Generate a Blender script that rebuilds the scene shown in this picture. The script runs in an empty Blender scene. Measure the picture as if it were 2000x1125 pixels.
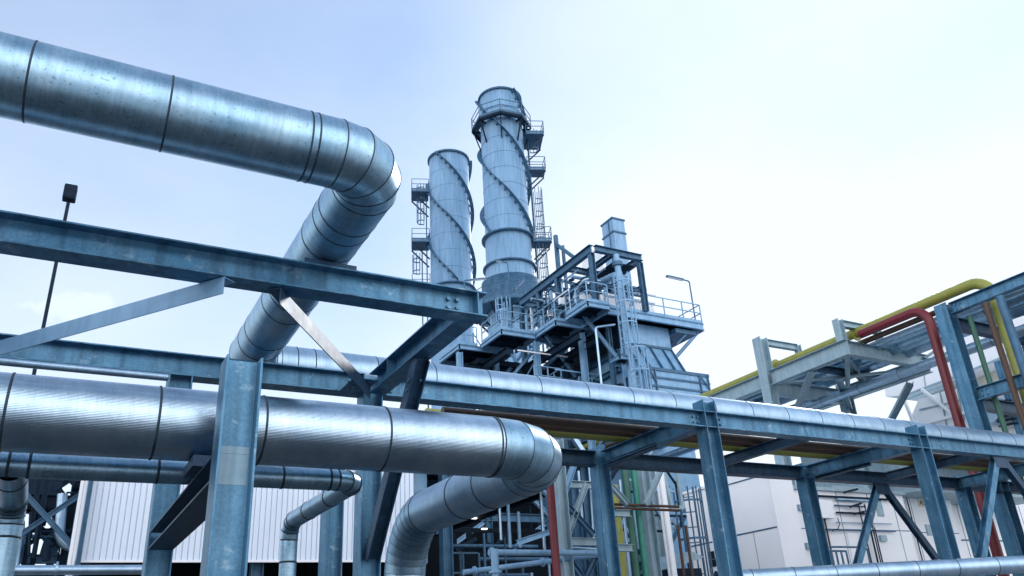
import bpy, math, random
from mathutils import Vector, Matrix
random.seed(7)
S = bpy.context.scene
COL = S.collection
R = math.radians
PI = math.pi
# ------------------------------------------------------------------ camera
FPX = 1570.0
PITCH, ROLL, YAW = R(24.44), R(-3.46), R(29.95)
CAM = Vector((0, 0, 1.6))
FWD = Vector((math.cos(PITCH)*math.sin(YAW), math.cos(PITCH)*math.cos(YAW), math.sin(PITCH)))
_r0 = Vector((math.cos(YAW), -math.sin(YAW), 0)); _u0 = _r0.cross(FWD)
RGT = _r0*math.cos(ROLL) + _u0*math.sin(ROLL)
UPV = -_r0*math.sin(ROLL) + _u0*math.cos(ROLL)
cd = bpy.data.cameras.new('camera'); cam = bpy.data.objects.new('camera', cd); COL.objects.link(cam)
M3 = Matrix((RGT, UPV, -FWD)).transposed()
cam.matrix_world = Matrix.Translation(CAM) @ M3.to_4x4()
cd.sensor_width = 36; cd.lens = FPX/2000*36; cd.clip_end = 3000; cd.clip_start = .1
S.camera = cam

def P(x, y, X=None, Y=None, Z=None):
    """survey helper: the point of a known plane of the plant seen along a line of sight"""
    v = FWD*FPX + RGT*(x-1000) - UPV*(y-562.5)
    t = X/v.x if X is not None else (Y/v.y if Y is not None else (Z-CAM.z)/v.z)
    return CAM + v*t

# ------------------------------------------------------------------ materials
MATS = {}
def newmat(name):
    m = bpy.data.materials.new(name); m.use_nodes = True
    nt = m.node_tree; b = nt.nodes['Principled BSDF']
    return m, nt, b
def N(nt, t, **kw):
    n = nt.nodes.new(t)
    for k, v in kw.items(): setattr(n, k, v)
    return n
def metal(name, c1, c2, metallic=.8, rough=(.35, .55), scale=6, streak=0, spangle=0, lines=0, stain=None, bump=.02, stretch=(1, 1, 1), speck=0, circ=0, spec=.5):
    m, nt, b = newmat(name); L = nt.links.new
    tc = N(nt, 'ShaderNodeTexCoord')
    mp = N(nt, 'ShaderNodeMapping'); mp.inputs['Scale'].default_value = stretch
    L(tc.outputs['Object'], mp.inputs['Vector'])
    n1 = N(nt, 'ShaderNodeTexNoise'); n1.inputs['Scale'].default_value = scale; n1.inputs['Detail'].default_value = 8; n1.inputs['Roughness'].default_value = .65
    L(mp.outputs[0], n1.inputs['Vector'])
    rp = N(nt, 'ShaderNodeValToRGB'); rp.color_ramp.elements[0].position = .3; rp.color_ramp.elements[1].position = .72
    rp.color_ramp.elements[0].color = (*c1, 1); rp.color_ramp.elements[1].color = (*c2, 1)
    L(n1.outputs['Fac'], rp.inputs['Fac'])
    col = rp.outputs['Color']
    if spangle:
        vo = N(nt, 'ShaderNodeTexVoronoi'); vo.inputs['Scale'].default_value = spangle
        L(tc.outputs['Object'], vo.inputs['Vector'])
        mr = N(nt, 'ShaderNodeMapRange'); mr.inputs['To Min'].default_value = .88; mr.inputs['To Max'].default_value = 1.12
        sep = N(nt, 'ShaderNodeSeparateColor'); L(vo.outputs['Color'], sep.inputs[0]); L(sep.outputs[0], mr.inputs['Value'])
        mx = N(nt, 'ShaderNodeMix', data_type='RGBA', blend_type='MULTIPLY'); mx.inputs['Factor'].default_value = 1
        L(col, mx.inputs['A']); L(mr.outputs[0], mx.inputs['B']); col = mx.outputs['Result']
    if streak:
        ms = N(nt, 'ShaderNodeMapping'); ms.inputs['Scale'].default_value = (9, 9, .55)
        L(tc.outputs['Object'], ms.inputs['Vector'])
        ns = N(nt, 'ShaderNodeTexNoise'); ns.inputs['Scale'].default_value = 1.0; ns.inputs['Detail'].default_value = 6
        L(ms.outputs[0], ns.inputs['Vector'])
        r2 = N(nt, 'ShaderNodeValToRGB'); r2.color_ramp.elements[0].position = .42; r2.color_ramp.elements[1].position = .66
        r2.color_ramp.elements[0].color = (1, 1, 1, 1); r2.color_ramp.elements[1].color = (1-streak, 1-streak*.97, 1-streak*.93, 1)
        L(ns.outputs['Fac'], r2.inputs['Fac'])
        mx = N(nt, 'ShaderNodeMix', data_type='RGBA', blend_type='MULTIPLY'); mx.inputs['Factor'].default_value = 1
        L(col, mx.inputs['A']); L(r2.outputs['Color'], mx.inputs['B']); col = mx.outputs['Result']
    if speck:
        nk = N(nt, 'ShaderNodeTexNoise'); nk.inputs['Scale'].default_value = 42; nk.inputs['Detail'].default_value = 4
        L(tc.outputs['Object'], nk.inputs['Vector'])
        r4 = N(nt, 'ShaderNodeValToRGB'); r4.color_ramp.elements[0].position = .60; r4.color_ramp.elements[1].position = .70
        r4.color_ramp.elements[0].color = (1, 1, 1, 1); r4.color_ramp.elements[1].color = (1-speck,)*3 + (1,)
        L(nk.outputs['Fac'], r4.inputs['Fac'])
        mx = N(nt, 'ShaderNodeMix', data_type='RGBA', blend_type='MULTIPLY'); mx.inputs['Factor'].default_value = 1
        L(col, mx.inputs['A']); L(r4.outputs['Color'], mx.inputs['B']); col = mx.outputs['Result']
    if circ:   # dirt runs that follow the girth of the pipe
        uv0 = N(nt, 'ShaderNodeUVMap'); mu0 = N(nt, 'ShaderNodeMapping'); mu0.inputs['Scale'].default_value = (5, 34, 1); L(uv0.outputs[0], mu0.inputs['Vector'])
        nc = N(nt, 'ShaderNodeTexNoise'); nc.inputs['Scale'].default_value = 1; nc.inputs['Detail'].default_value = 7; nc.inputs['Roughness'].default_value = .7; L(mu0.outputs[0], nc.inputs['Vector'])
        rc = N(nt, 'ShaderNodeValToRGB'); rc.color_ramp.elements[0].position = .36; rc.color_ramp.elements[1].position = .62
        rc.color_ramp.elements[0].color = (1-circ, 1-circ*.95, 1-circ*.9, 1); rc.color_ramp.elements[1].color = (1, 1, 1, 1); L(nc.outputs['Fac'], rc.inputs['Fac'])
        mx = N(nt, 'ShaderNodeMix', data_type='RGBA', blend_type='MULTIPLY'); mx.inputs['Factor'].default_value = 1
        L(col, mx.inputs['A']); L(rc.outputs['Color'], mx.inputs['B']); col = mx.outputs['Result']
    if stain:
        nn = N(nt, 'ShaderNodeTexNoise'); nn.inputs['Scale'].default_value = 4.5; nn.inputs['Detail'].default_value = 9; nn.inputs['Roughness'].default_value = .7
        L(tc.outputs['Object'], nn.inputs['Vector'])
        r3 = N(nt, 'ShaderNodeValToRGB'); r3.color_ramp.elements[0].position = .58; r3.color_ramp.elements[1].position = .74
        r3.color_ramp.elements[0].color = (0, 0, 0, 1); r3.color_ramp.elements[1].color = (.7, .7, .7, 1)
        L(nn.outputs['Fac'], r3.inputs['Fac'])
        mx = N(nt, 'ShaderNodeMix', data_type='RGBA'); L(r3.outputs['Color'], mx.inputs['Factor'])
        L(col, mx.inputs['A']); mx.inputs['B'].default_value = (*stain, 1); col = mx.outputs['Result']
    L(col, b.inputs['Base Color'])
    b.inputs['Metallic'].default_value = metallic; b.inputs['Specular IOR Level'].default_value = spec
    mr = N(nt, 'ShaderNodeMapRange'); mr.inputs['To Min'].default_value = rough[0]; mr.inputs['To Max'].default_value = rough[1]
    L(n1.outputs['Fac'], mr.inputs['Value']); L(mr.outputs[0], b.inputs['Roughness'])
    h = n1.outputs['Fac']; bp = N(nt, 'ShaderNodeBump'); bp.inputs['Strength'].default_value = bump*10; bp.inputs['Distance'].default_value = .01
    L(h, bp.inputs['Height']); nrm = bp.outputs['Normal']
    if lines:
        uv = N(nt, 'ShaderNodeUVMap'); sx = N(nt, 'ShaderNodeSeparateXYZ'); L(uv.outputs[0], sx.inputs[0])
        mu = N(nt, 'ShaderNodeMath', operation='MULTIPLY'); mu.inputs[1].default_value = lines*2*PI; L(sx.outputs[0], mu.inputs[0])
        sn = N(nt, 'ShaderNodeMath', operation='SINE'); L(mu.outputs[0], sn.inputs[0])
        b2 = N(nt, 'ShaderNodeBump'); b2.inputs['Strength'].default_value = .3; b2.inputs['Distance'].default_value = .0010
        L(sn.outputs[0], b2.inputs['Height']); L(nrm, b2.inputs['Normal']); nrm = b2.outputs['Normal']
    L(nrm, b.inputs['Normal'])
    MATS[name] = m; return m
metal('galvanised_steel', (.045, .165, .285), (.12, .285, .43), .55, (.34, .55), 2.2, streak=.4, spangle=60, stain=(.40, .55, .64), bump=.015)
metal('galvanised_steel_dark', (.012, .05, .105), (.03, .09, .165), .2, (.4, .6), 5, streak=.4, spangle=30, bump=.03)  # darker copy of galvanised_steel, shade put into the colour
metal('galvanised_patch', (.16, .29, .38), (.26, .40, .48), .45, (.4, .6), 6, streak=.3, bump=.015)
metal('aluminium_cladding', (.24, .44, .60), (.44, .64, .77), 1.0, (.28, .44), 3, streak=.15, speck=.4, circ=.20, bump=.012)
metal('ribbed_cladding', (.36, .52, .66), (.54, .69, .80), 1.0, (.20, .30), 2.5, streak=.10, lines=150, speck=.15, circ=.08, bump=.003)
metal('matt_cladding', (.30, .47, .63), (.46, .63, .78), .9, (.32, .46), 3, streak=.12, circ=.12, speck=.2, bump=.01)
metal('seam_dark', (.012, .03, .05), (.05, .085, .115), .6, (.4, .7), 9)
metal('seam_metal', (.30, .36, .42), (.50, .56, .60), .9, (.3, .5), 9)
metal('stack_paint', (.18, .37, .58), (.28, .48, .69), .15, (.38, .55), .8, streak=.24, bump=.01, stretch=(1, 1, .2))
metal('plant_paint', (.14, .33, .53), (.27, .47, .67), .15, (.4, .6), 2, streak=.15, bump=.01)
metal('plant_steel', (.022, .09, .17), (.07, .18, .30), .25, (.4, .6), 3, streak=.2, bump=.01)
metal('grey_green_steel', (.23, .36, .43), (.33, .47, .54), .2, (.4, .6), 3, streak=.15, bump=.01)
metal('dark_steel', (.003, .012, .028), (.010, .03, .058), .0, (.55, .75), 4, spec=.15)
metal('white_panel', (.79, .85, .91), (.84, .89, .94), .0, (.35, .5), 1.2, streak=.0, bump=.005)
metal('corrugated_sheet', (.62, .74, .87), (.68, .79, .90), .1, (.35, .5), 1.2, streak=.03, bump=.005)
metal('yellow_paint', (.22, .25, .045), (.31, .32, .07), .0, (.35, .5), 4, stain=(.26, .26, .04), bump=.01)
metal('red_paint', (.12, .007, .016), (.17, .011, .022), .0, (.32, .5), 4, bump=.01)
metal('brown_paint', (.05, .028, .018), (.09, .048, .028), .0, (.4, .6), 4)
metal('green_paint', (.02, .20, .15), (.035, .28, .21), .0, (.35, .5), 4)
metal('dark_green_paint', (.015, .10, .07), (.03, .14, .10), .0, (.35, .5), 4)
metal('black_void', (.004, .008, .013), (.008, .014, .022), .0, (.7, .9), 4, spec=.1)  # near-black, the darkness of unlit interiors put into the wall colour
metal('glass_dark', (.01, .015, .02), (.02, .03, .035), .0, (.05, .1), 4)
metal('sign_plate', (.62, .60, .50), (.70, .68, .58), .0, (.4, .6), 4)
metal('rust_steel', (.05, .026, .018), (.095, .05, .032), .2, (.6, .8), 5)
metal('gravel', (.035, .04, .046), (.07, .075, .08), .0, (.75, .95), 30, bump=.05)
metal('pale_concrete', (.48, .49, .49), (.58, .58, .57), .0, (.75, .95), 1.5, bump=.05)
metal('concrete', (.20, .21, .22), (.28, .285, .285), .0, (.75, .95), 1.5, bump=.05)

m_, nt_, b_ = newmat('lamp_glow'); b_.inputs['Emission Color'].default_value = (1, .97, .9, 1); b_.inputs['Emission Strength'].default_value = 3; MATS['lamp_glow'] = m_
# ------------------------------------------------------------------ mesh builder
class MB:
    def __init__(s): s.v = []; s.f = []; s.sm = []; s.uv = []
    def add(s, vs, fs, smooth=False, uv=None):
        o = len(s.v); s.v += [Vector(p) for p in vs]
        s.uv += uv if uv else [(0, 0)]*len(vs)
        for f in fs: s.f.append([i+o for i in f]); s.sm.append(smooth)
        return s
    def ext(s, prof, p, q, up=(0, 0, 1), cap=True):
        p = Vector(p); q = Vector(q); t = (q-p).normalized(); up = Vector(up)
        if abs(t.dot(up.normalized())) > .995: up = Vector((1, 0, 0)) if abs(t.x) < .9 else Vector((0, 1, 0))
        sd = t.cross(up).normalized(); u = sd.cross(t).normalized(); n = len(prof)
        vs = [p+sd*a+u*b for a, b in prof] + [q+sd*a+u*b for a, b in prof]
        fs = [[i, (i+1) % n, n+(i+1) % n, n+i] for i in range(n)]
        if cap: fs += [list(range(n))[::-1], list(range(n, 2*n))]
        return s.add(vs, fs)
    def bar(s, p, q, w, h, up=(0, 0, 1)):
        return s.ext([(-w/2, -h/2), (w/2, -h/2), (w/2, h/2), (-w/2, h/2)], p, q, up)
    def ibeam(s, p, q, d, w, tf=.02, tw=.014, up=(0, 0, 1)):
        a, b, c = w/2, d/2, tw/2; e = b-tf
        return s.ext([(-a, -b), (a, -b), (a, -e), (c, -e), (c, e), (a, e), (a, b), (-a, b), (-a, e), (-c, e), (-c, -e), (-a, -e)], p, q, up)
    def angle(s, p, q, w, h, t=.015, up=(0, 0, 1)):
        return s.ext([(-w/2, 0), (w/2, 0), (w/2, t), (-w/2+t, t), (-w/2+t, h), (-w/2, h)], p, q, up)
    def box(s, c, sz, rot=None):
        c = Vector(c); x, y, z = [k/2 for k in sz]
        vs = [Vector((i*x, j*y, k*z)) for i in (-1, 1) for j in (-1, 1) for k in (-1, 1)]
        if rot is not None: vs = [rot @ v for v in vs]
        return s.add([c+v for v in vs], [[0, 1, 3, 2], [4, 6, 7, 5], [0, 4, 5, 1], [2, 3, 7, 6], [0, 2, 6, 4], [1, 5, 7, 3]])
    def bx(s, x0, x1, y0, y1, z0, z1):
        return s.box(((x0+x1)/2, (y0+y1)/2, (z0+z1)/2), (abs(x1-x0), abs(y1-y0), abs(z1-z0)))
    def prism(s, poly, vec):
        n = len(poly); vec = Vector(vec); poly = [Vector(p) for p in poly]
        return s.add(poly+[p+vec for p in poly], [list(range(n))[::-1], list(range(n, 2*n))]+[[i, (i+1) % n, n+(i+1) % n, n+i] for i in range(n)])
    def tube(s, pts, r, n=12, cap=True):
        rings = sweep(pts, r, n); L = 0; vs = []; uv = []
        for k, (c, rg) in enumerate(rings):
            if k: L += (c-rings[k-1][0]).length
            vs += rg; uv += [(i/n, L) for i in range(n)]
        fs = [[k*n+i, k*n+(i+1) % n, (k+1)*n+(i+1) % n, (k+1)*n+i] for k in range(len(rings)-1) for i in range(n)]
        s.add(vs, fs, True, uv)
        if cap:
            m = len(rings)-1
            s.add(rings[0][1], [list(range(n))[::-1]]); s.add(rings[m][1], [list(range(n))])
        return s
    def lathe(s, c, prof, n=48, close=False):
        c = Vector(c); vs = []; uv = []
        for k, (r, z) in enumerate(prof):
            for i in range(n+1):
                a = 2*PI*i/n; vs.append(c+Vector((r*math.cos(a), r*math.sin(a), z))); uv.append((i/n, z))
        m = len(prof); w = n+1
        return s.add(vs, [[k*w+i, k*w+i+1, (k+1)*w+i+1, (k+1)*w+i] for k in range(m-1) for i in range(n)], True, uv)
    def build(s, name, mat, parent=None, bevel=0, loc=None):
        me = bpy.data.meshes.new(name)
        org = Vector(parent['_org']) if parent is not None else Vector(loc if loc is not None else (0, 0, 0))
        me.from_pydata([tuple(v-org) for v in s.v], [], s.f)
        me.polygons.foreach_set('use_smooth', s.sm)
        ul = me.uv_layers.new(name='UVMap')
        for lp in me.loops: ul.data[lp.index].uv = s.uv[lp.vertex_index]
        me.materials.append(MATS[mat] if isinstance(mat, str) else mat)
        me.update()
        o = bpy.data.objects.new(name, me); COL.objects.link(o)
        if parent is not None: o.parent = parent
        else: o.location = org
        o['_org'] = tuple(org)
        if bevel:
            bm = o.modifiers.new('bevel', 'BEVEL'); bm.width = bevel; bm.segments = 2; bm.limit_method = 'ANGLE'
        return o
def thing(name, label, cat, loc, group=None):
    o = bpy.data.objects.new(name, None); COL.objects.link(o); o.location = loc; o['_org'] = tuple(loc)
    o.empty_display_size = .2
    o['label'] = label; o['category'] = cat
    if group: o['group'] = group
    return o
def tag(o, label, cat, group=None):
    o['label'] = label; o['category'] = cat
    if group: o['group'] = group
    return o

def sweep(pts, r, n, n0=None):
    """rings at each path point, mitred on the bisecting plane"""
    pts = [Vector(p) for p in pts]; m = len(pts)
    ds = [(pts[i+1]-pts[i]).normalized() for i in range(m-1)]
    t = ds[0]; ref = Vector((0, 0, 1)) if abs(t.z) < .9 else Vector((0, 1, 0))
    nn = (ref - t*ref.dot(t)).normalized(); out = []
    for i in range(m):
        d = ds[max(0, i-1)]
        if i > 1: nn = ds[i-2].rotation_difference(ds[i-1]) @ nn
        b = d.cross(nn)
        if 0 < i < m-1: pn = (ds[i-1]+ds[i]).normalized()
        else: pn = d
        rg = []
        for k in range(n):
            a = 2*PI*k/n; o = (nn*math.cos(a)+b*math.sin(a))*r
            o = o - d*(o.dot(pn)/d.dot(pn)); rg.append(pts[i]+o)
        out.append((pts[i], rg))
    return out
def arcpath(pts, rad, seg=6):
    """round the corners of a polyline; returns runs: list of (kind, [points])"""
    pts = [Vector(p) for p in pts]; runs = []; cur = pts[0]
    for i in range(1, len(pts)-1):
        a = (pts[i]-pts[i-1]).normalized(); b = (pts[i+1]-pts[i]).normalized()
        th = a.angle(b); T = rad*math.tan(th/2)
        p0 = pts[i]-a*T; p1 = pts[i]+b*T; ax = a.cross(b).normalized()
        c = p0 + ax.cross(a)*rad; sg_ = seg if isinstance(seg, int) else seg[i-1]
        arc = [c + Matrix.Rotation(th*k/sg_, 3, ax) @ (p0-c) for k in range(sg_+1)]
        runs.append(('straight', [cur, p0])); runs.append(('elbow', arc)); cur = p1
    runs.append(('straight', [cur, pts[-1]])); return runs
def flat(runs):
    o = []
    for _, ps in runs:
        for p in ps:
            if not o or (p-o[-1]).length > 1e-5: o.append(p)
    return o
def pipe(name, label, pts, r, mat, rad=None, n=14, group=None, cat='pipe', collars=()):
    """painted or bare pipe with bends; one body, collars as parts"""
    ps = flat(arcpath(pts, rad or 3*r, 8)) if len(pts) > 2 else [Vector(p) for p in pts]
    if collars:
        root = thing(name, label, cat, ps[0], group); MB().tube(ps, r, n).build('pipe_body', mat, root)
        for (p, d) in collars:
            d = Vector(d).normalized(); p = Vector(p)
            MB().tube([p-d*.02, p+d*.02], r*1.7, 16).build('flange', mat, root)
        return root
    o = MB().tube(ps, r, n).build(name, mat, None, loc=ps[0])
    return tag(o, label, cat, group)
def band(c, rg, d, h, w):
    """a raised seam bead round a ring of points"""
    n = len(rg); vs = []
    for dw, dh in ((-w, .0), (-w*.6, h), (w*.6, h), (w, .0)):
        vs += [p + (p-c).normalized()*dh + d*dw for p in rg]
    return MB().add(vs, [[k*n+i, k*n+(i+1) % n, (k+1)*n+(i+1) % n, (k+1)*n+i] for k in range(3) for i in range(n)], True)
def clad_pipe(name, label, pts, r, rad, mats, seams=None, gores=5, n=48, elbow_mat=None, fine=False, group=None, seam_mat='seam_dark', h=.006, w=.009, pitch=1.2, double=False):
    runs = arcpath(pts, rad, gores) if isinstance(gores, int) else arcpath(pts, rad, gores); allp = flat(runs)
    root = thing(name, label, 'pipe', Vector(pts[0]), group)
    rings = sweep(allp, r, n); key = {tuple(round(k, 4) for k in c): (c, rg, i) for i, (c, rg) in enumerate(rings)}
    get = lambda p: key[tuple(round(k, 4) for k in p)]
    L = 0; si = 0
    for ri, (kind, ps) in enumerate(runs):
        mat = mats if isinstance(mats, str) else mats[min(si, len(mats)-1)]
        if kind == 'straight': si += 1
        else: mat = elbow_mat or mat
        mb = MB()
        for a, b in zip(ps[:-1], ps[1:]):
            ca, ra, _ = get(a); cb, rb, _ = get(b); ln = (cb-ca).length
            ra2 = ra+[ra[0]]; rb2 = rb+[rb[0]]; k = n+1
            mb.add(ra2+rb2, [[i, i+1, k+i+1, k+i] for i in range(n)], True, [(i/n, L) for i in range(k)]+[(i/n, L+ln) for i in range(k)]); L += ln
        mb.build('cladding' if kind == 'straight' else 'elbow', mat, root)
        if kind == 'elbow':
            for j, p in enumerate(ps):
                c, rg, i = get(p); d = (allp[min(i+1, len(allp)-1)]-allp[i-1]).normalized()
                thin = fine and 0 < j
                band(c, rg, d, h*(.6 if thin else 1), w*(.3 if thin else .8)).build('seam_band', seam_mat, root)
                if fine and si == 1 and j:
                    for kk in (n*9//16, n*11//16, n*13//16, n*3//8):
                        dr = (rg[kk]-c).normalized(); MB().tube([rg[kk], rg[kk]+dr*.007], .008, 6).build('screw', 'seam_dark', root)
        else:
            d = (ps[1]-ps[0]); ln = d.length; d.normalize()
            sl = seams[si-1] if seams and si-1 < len(seams) and seams[si-1] is not None else [pitch*k for k in range(1, int(ln/pitch))]
            ca, ra, _ = get(ps[0])
            cr = sweep([ps[0], ps[1]], r, n)[0]
            for q in sl:
                for dq in ((-.028, .028) if double else (0,)):
                    c = ps[0]+d*(q+dq); rg = [p + d*(q+dq) for p in cr[1]]
                    band(c, rg, d, h, w).build('seam_band', seam_mat, root)
    return root
def hcol(mb, x, y, z0, z1, d=.26, w=.26, tf=.018, tw=.012):
    return mb.ibeam((x, y, z0), (x, y, z1), d, w, tf, tw, up=(1, 0, 0))
def bolts(parent, pts, axis, r=.024, h=.035):
    axis = Vector(axis)
    for p in pts:
        p = Vector(p); MB().tube([p, p+axis*h], r, 6).build('bolt', 'galvanised_steel', parent)

# ================================================================== GROUND
g = MB().add([(-900, -900, 0), (1200, -900, 0), (1200, 1200, 0), (-900, 1200, 0)], [[0, 1, 2, 3]]).build('ground', 'concrete'); g['kind'] = 'structure'
g = MB().add([(-60, -1.5, .004), (9, -1.5, .004), (9, 17, .004), (-60, 17, .004)], [[0, 1, 2, 3]]).build('dark_reflector', 'gravel'); g['kind'] = 'structure'  # unseen dark sheet, added so the pipe undersides reflect dark ground
g = MB().add([(-80, -120, .004), (80, -120, .004), (80, -1.6, .004), (-80, -1.6, .004)], [[0, 1, 2, 3]]).build('pale_reflector', 'pale_concrete'); g['kind'] = 'structure'  # unseen pale sheet, added to brighten the band reflected in the pipes

# ================================================================== PIPE RACK
GS = 'galvanised_steel'; GD = 'galvanised_steel_dark'
ZB, ZT = 4.85, 5.13; ZM = (ZB+ZT)/2; D = ZT-ZB; BW = .25
rack = thing('pipe_rack', 'long low galvanised steel pipe rack of bolted columns, beams and braces across the foreground', 'pipe rack', (3.46, 10, 0))
def beam(p, q, d=D, w=BW, mat=GS, nm='beam', **k): return MB().ibeam(p, q, d, w, .018, .012, **k).build(nm, mat, rack, bevel=.003)
def column(x, y, z1, d=.27, w=.27, mat=GS):
    o = hcol(MB(), x, y, .02, z1, d, w).build('column', mat, rack, bevel=.003)
    MB().box((x, y, .011), (.45, .45, .02)).build('base_plate', mat, o)
    return o
# upper beam, near the camera, and its end plate + bolts
ub = beam((-4, 7.05, ZM), (3.68, 7.05, ZM)); 
MB().bx(3.565, 3.58, 6.927, 7.042, ZB+.0195, ZT-.0195).build('stiffener', GS, ub)
bolts(ub, [(x, 7.043, z) for x in (3.27, 3.37) for z in (4.935, 5.03)], (0, -1, 0))
bolts(ub, [(x, 7.043, z) for x in (-.80, -.90) for z in (4.935, 5.03)], (0, -1, 0))
cb = beam((3.52, 7.18, ZM), (3.52, 9.872, ZM), w=.235)
MB().bx(3.4035, 3.513, 9.2, 9.212, ZB+.0195, ZT-.0195).build('stiffener', GS, cb)
beam((-1.2, 7.18, ZM), (-1.2, 9.872, ZM), w=.235)
# line A (Y = 10): beams between columns
AX = [-4.0, 1.06, 3.46, 9.38, 14.92, 20.4, 26.0]
BX = [-4.4] + AX[2:]
for a, b in zip(BX[:-1], BX[1:]):
    o = beam((a+.137, 10, ZM), (b-.137, 10, ZM))
    for e, s_ in ((a+.137, 1), (b-.137, -1)):
        if e > 2: bolts(o, [(e+s_*(.07+.085*k), 9.993, z) for k in (0, 1) for z in (4.945, 5.035)], (0, -1, 0), .02, .03)
for x in AX:
    tall = x > 3
    c = column(x, 10, 5.32 if x > 5 else (5.125 if tall else 4.846))
    if x > 5:
        for z in (ZB+.008, ZT-.012): MB().bx(x-.116, x+.116, 9.867, 9.993, z-.006, z+.006).build('stiffener', GS, c)
o = beam((-3.9, 10, ZM), (-3.88, 10, ZM)) if False else None
# near post and low cross beam under the big pipe
fc = column(1.06, 6.0, 3.73, .262, .26)
MB().bx(.957, 1.163, 5.9905, 5.9935, 2.80, 3.02).bx(.957, 1.163, 5.991, 5.9935, 3.022, 3.075).build('stain_plate', 'galvanised_patch', fc)  # thin pale plate standing for a lighter stain on the web
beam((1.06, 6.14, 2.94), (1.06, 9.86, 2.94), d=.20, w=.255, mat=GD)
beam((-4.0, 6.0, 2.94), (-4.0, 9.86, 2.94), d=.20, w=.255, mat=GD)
column(-4.0, 5.85, 3.73, .262, .26)
# knee brace of the overhanging beam
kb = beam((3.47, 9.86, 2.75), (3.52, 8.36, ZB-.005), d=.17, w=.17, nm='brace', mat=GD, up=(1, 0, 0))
bolts(kb, [(3.43, 8.55, 4.60), (3.43, 8.62, 4.50), (3.56, 8.55, 4.60)], (0, -1, .2), .02, .08)
# horizontal bracing between upper beam and line A
for p, q in (((-.78, 9.42, 4.845), (1.06, 6.97, 4.845)), ((1.47, 7.02, 4.845), (3.24, 9.56, 4.845))):
    MB().ext([(.07, 0), (.07, -.17), (.058, -.17), (.058, -.012), (-.07, -.012), (-.07, 0)], p, q).build('brace', 'plant_paint' if p[0] < 0 else GD, rack, bevel=.002)
gp = MB().prism([(3.0, 9.3, 4.845), (3.33, 9.3, 4.845), (3.33, 9.87, 4.845), (3.0, 9.87, 4.845)], (0, 0, .0035)).build('gusset_plate', GS, rack)
bolts(gp, [(3.10, 9.62, 4.846), (3.18, 9.70, 4.846), (3.1, 9.76, 4.846)], (0, 0, -1), .018, .03)
# line C (Y = 13) and the cross beams
CX = [3.9, 9.23, 14.9, 20.72]
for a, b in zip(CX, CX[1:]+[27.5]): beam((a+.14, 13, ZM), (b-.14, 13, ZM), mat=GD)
for x in CX: column(x, 13, 5.2, .30, .28)
for x in (9.3, 14.9, 20.5): beam((x, 10.14, ZM), (x, 12.87, ZM), w=.24)
for x in (12.1, 17.6, 23.2): beam((x, 10.13, ZM+.03), (x, 12.87, ZM+.03), d=.2, w=.15, mat=GD)
# chevron braces in line C and line A
for yy, ax, legs in ((13, 17.45, ((15.0, 1.62), (20.6, .9))), (10, 17.45, ((15.1, 1.7), (20.3, 1.3)))):
    for k, (lx, lz) in enumerate(legs):
        MB().ibeam((ax+(-.09 if k == 0 else .09), yy, ZB-.03), (lx, yy, lz), .13, .15, .012, .02, up=(0, 1, 0)).build('brace', GD if (k == 1 or yy == 99) else GS, rack, bevel=.002)
    MB().box((ax, yy-.06, ZB-.12), (.5, .012, .24)).build('gusset_plate', GD, rack)
for xx, s_ in ((14.9, -1), (9.23, 1)):
    MB().ibeam((xx-.2*s_*0, 12.7, 4.84), (xx, 11.2, 4.845), .1, .1, .01, .01).build('brace', GD, rack)

# ================================================================== CLAD PIPES
zp = 5.46; r1 = .293
clad_pipe('insulated_pipe', 'large overhead silver clad pipe turning back over the beams and along the rack', [(-5, 5.58, 5.49), (1.98, 5.58, 5.49), (1.98, 10.9, zp), (32, 10.9, zp)], r1, .40,
          ['aluminium_cladding', 'aluminium_cladding', 'matt_cladding'],
          seams=[[4.37, 5.27, 6.325, 6.385], [.42, .62, 1.0, 2.35, 2.7, 3.6, 4.0], [.25, .5] + [.5+.92*k for k in range(1, 32)]], seam_mat='seam_dark', h=.004, w=.008, gores=4)
MB().bx(1.72, 2.24, 6.94, 7.16, ZT+.003, ZT+.05).build('pipe_shoe', GD, bpy.data.objects['insulated_pipe'])
r2 = .287; YB, ZBP = 6.80, 3.425
big = clad_pipe('insulated_pipe', 'large ribbed silver clad pipe low in front, bending back and down', [(-5, YB, ZBP), (4.43, YB, ZBP), (4.43, 11.2, ZBP), (4.43, 11.2, .2)], r2, .86,
          ['ribbed_cladding', 'matt_cladding', 'aluminium_cladding'], seams=[[4.57, 5.58, 6.39, 7.46, 8.56], [.75, 1.5], [.22, .42, .65, .9, 1.2]], h=.006, w=.010, gores=(5, 9), fine=True, elbow_mat='aluminium_cladding')
MB().bx(.86, 1.02, 6.55, 7.0, 3.045, 3.13).build('pipe_shoe', 'galvanised_steel_dark', big)
YS, ZS, r3 = 7.30, 3.145, .096
XL = P(3, 1090, Y=8.75).x
clad_pipe('insulated_pipe', 'slim blue grey clad pipe under the big ribbed pipe, dropping at its right end', [(-3.5, YS, ZS), (2.42, YS, ZS), (2.42, 9.72, ZS), (2.42, 9.72, .2)], r3, .2,
          ['aluminium_cladding'], seams=[[2.0, 3.12, 3.26, 4.19, 5.22, 5.65], [.6, 1.4], [.25]], h=.005, w=.011, gores=3, n=32)
clad_pipe('insulated_pipe', 'short clad pipe at the left edge bending down beside the steel lattice', [(XL, YS+.02, ZS), (XL, 8.75, ZS-.03), (XL, 8.75, .2)], .12, .2,
          ['aluminium_cladding'], seams=[[.4], [.12, .6]], h=.005, w=.011, gores=4, n=32, seam_mat='seam_dark')
pipe('conduit_tube', 'thin bare tube running just below the dark left beam', [(-4.5, 9.70, 4.745), (.9, 9.70, 4.745)], .043, 'matt_cladding')
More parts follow.
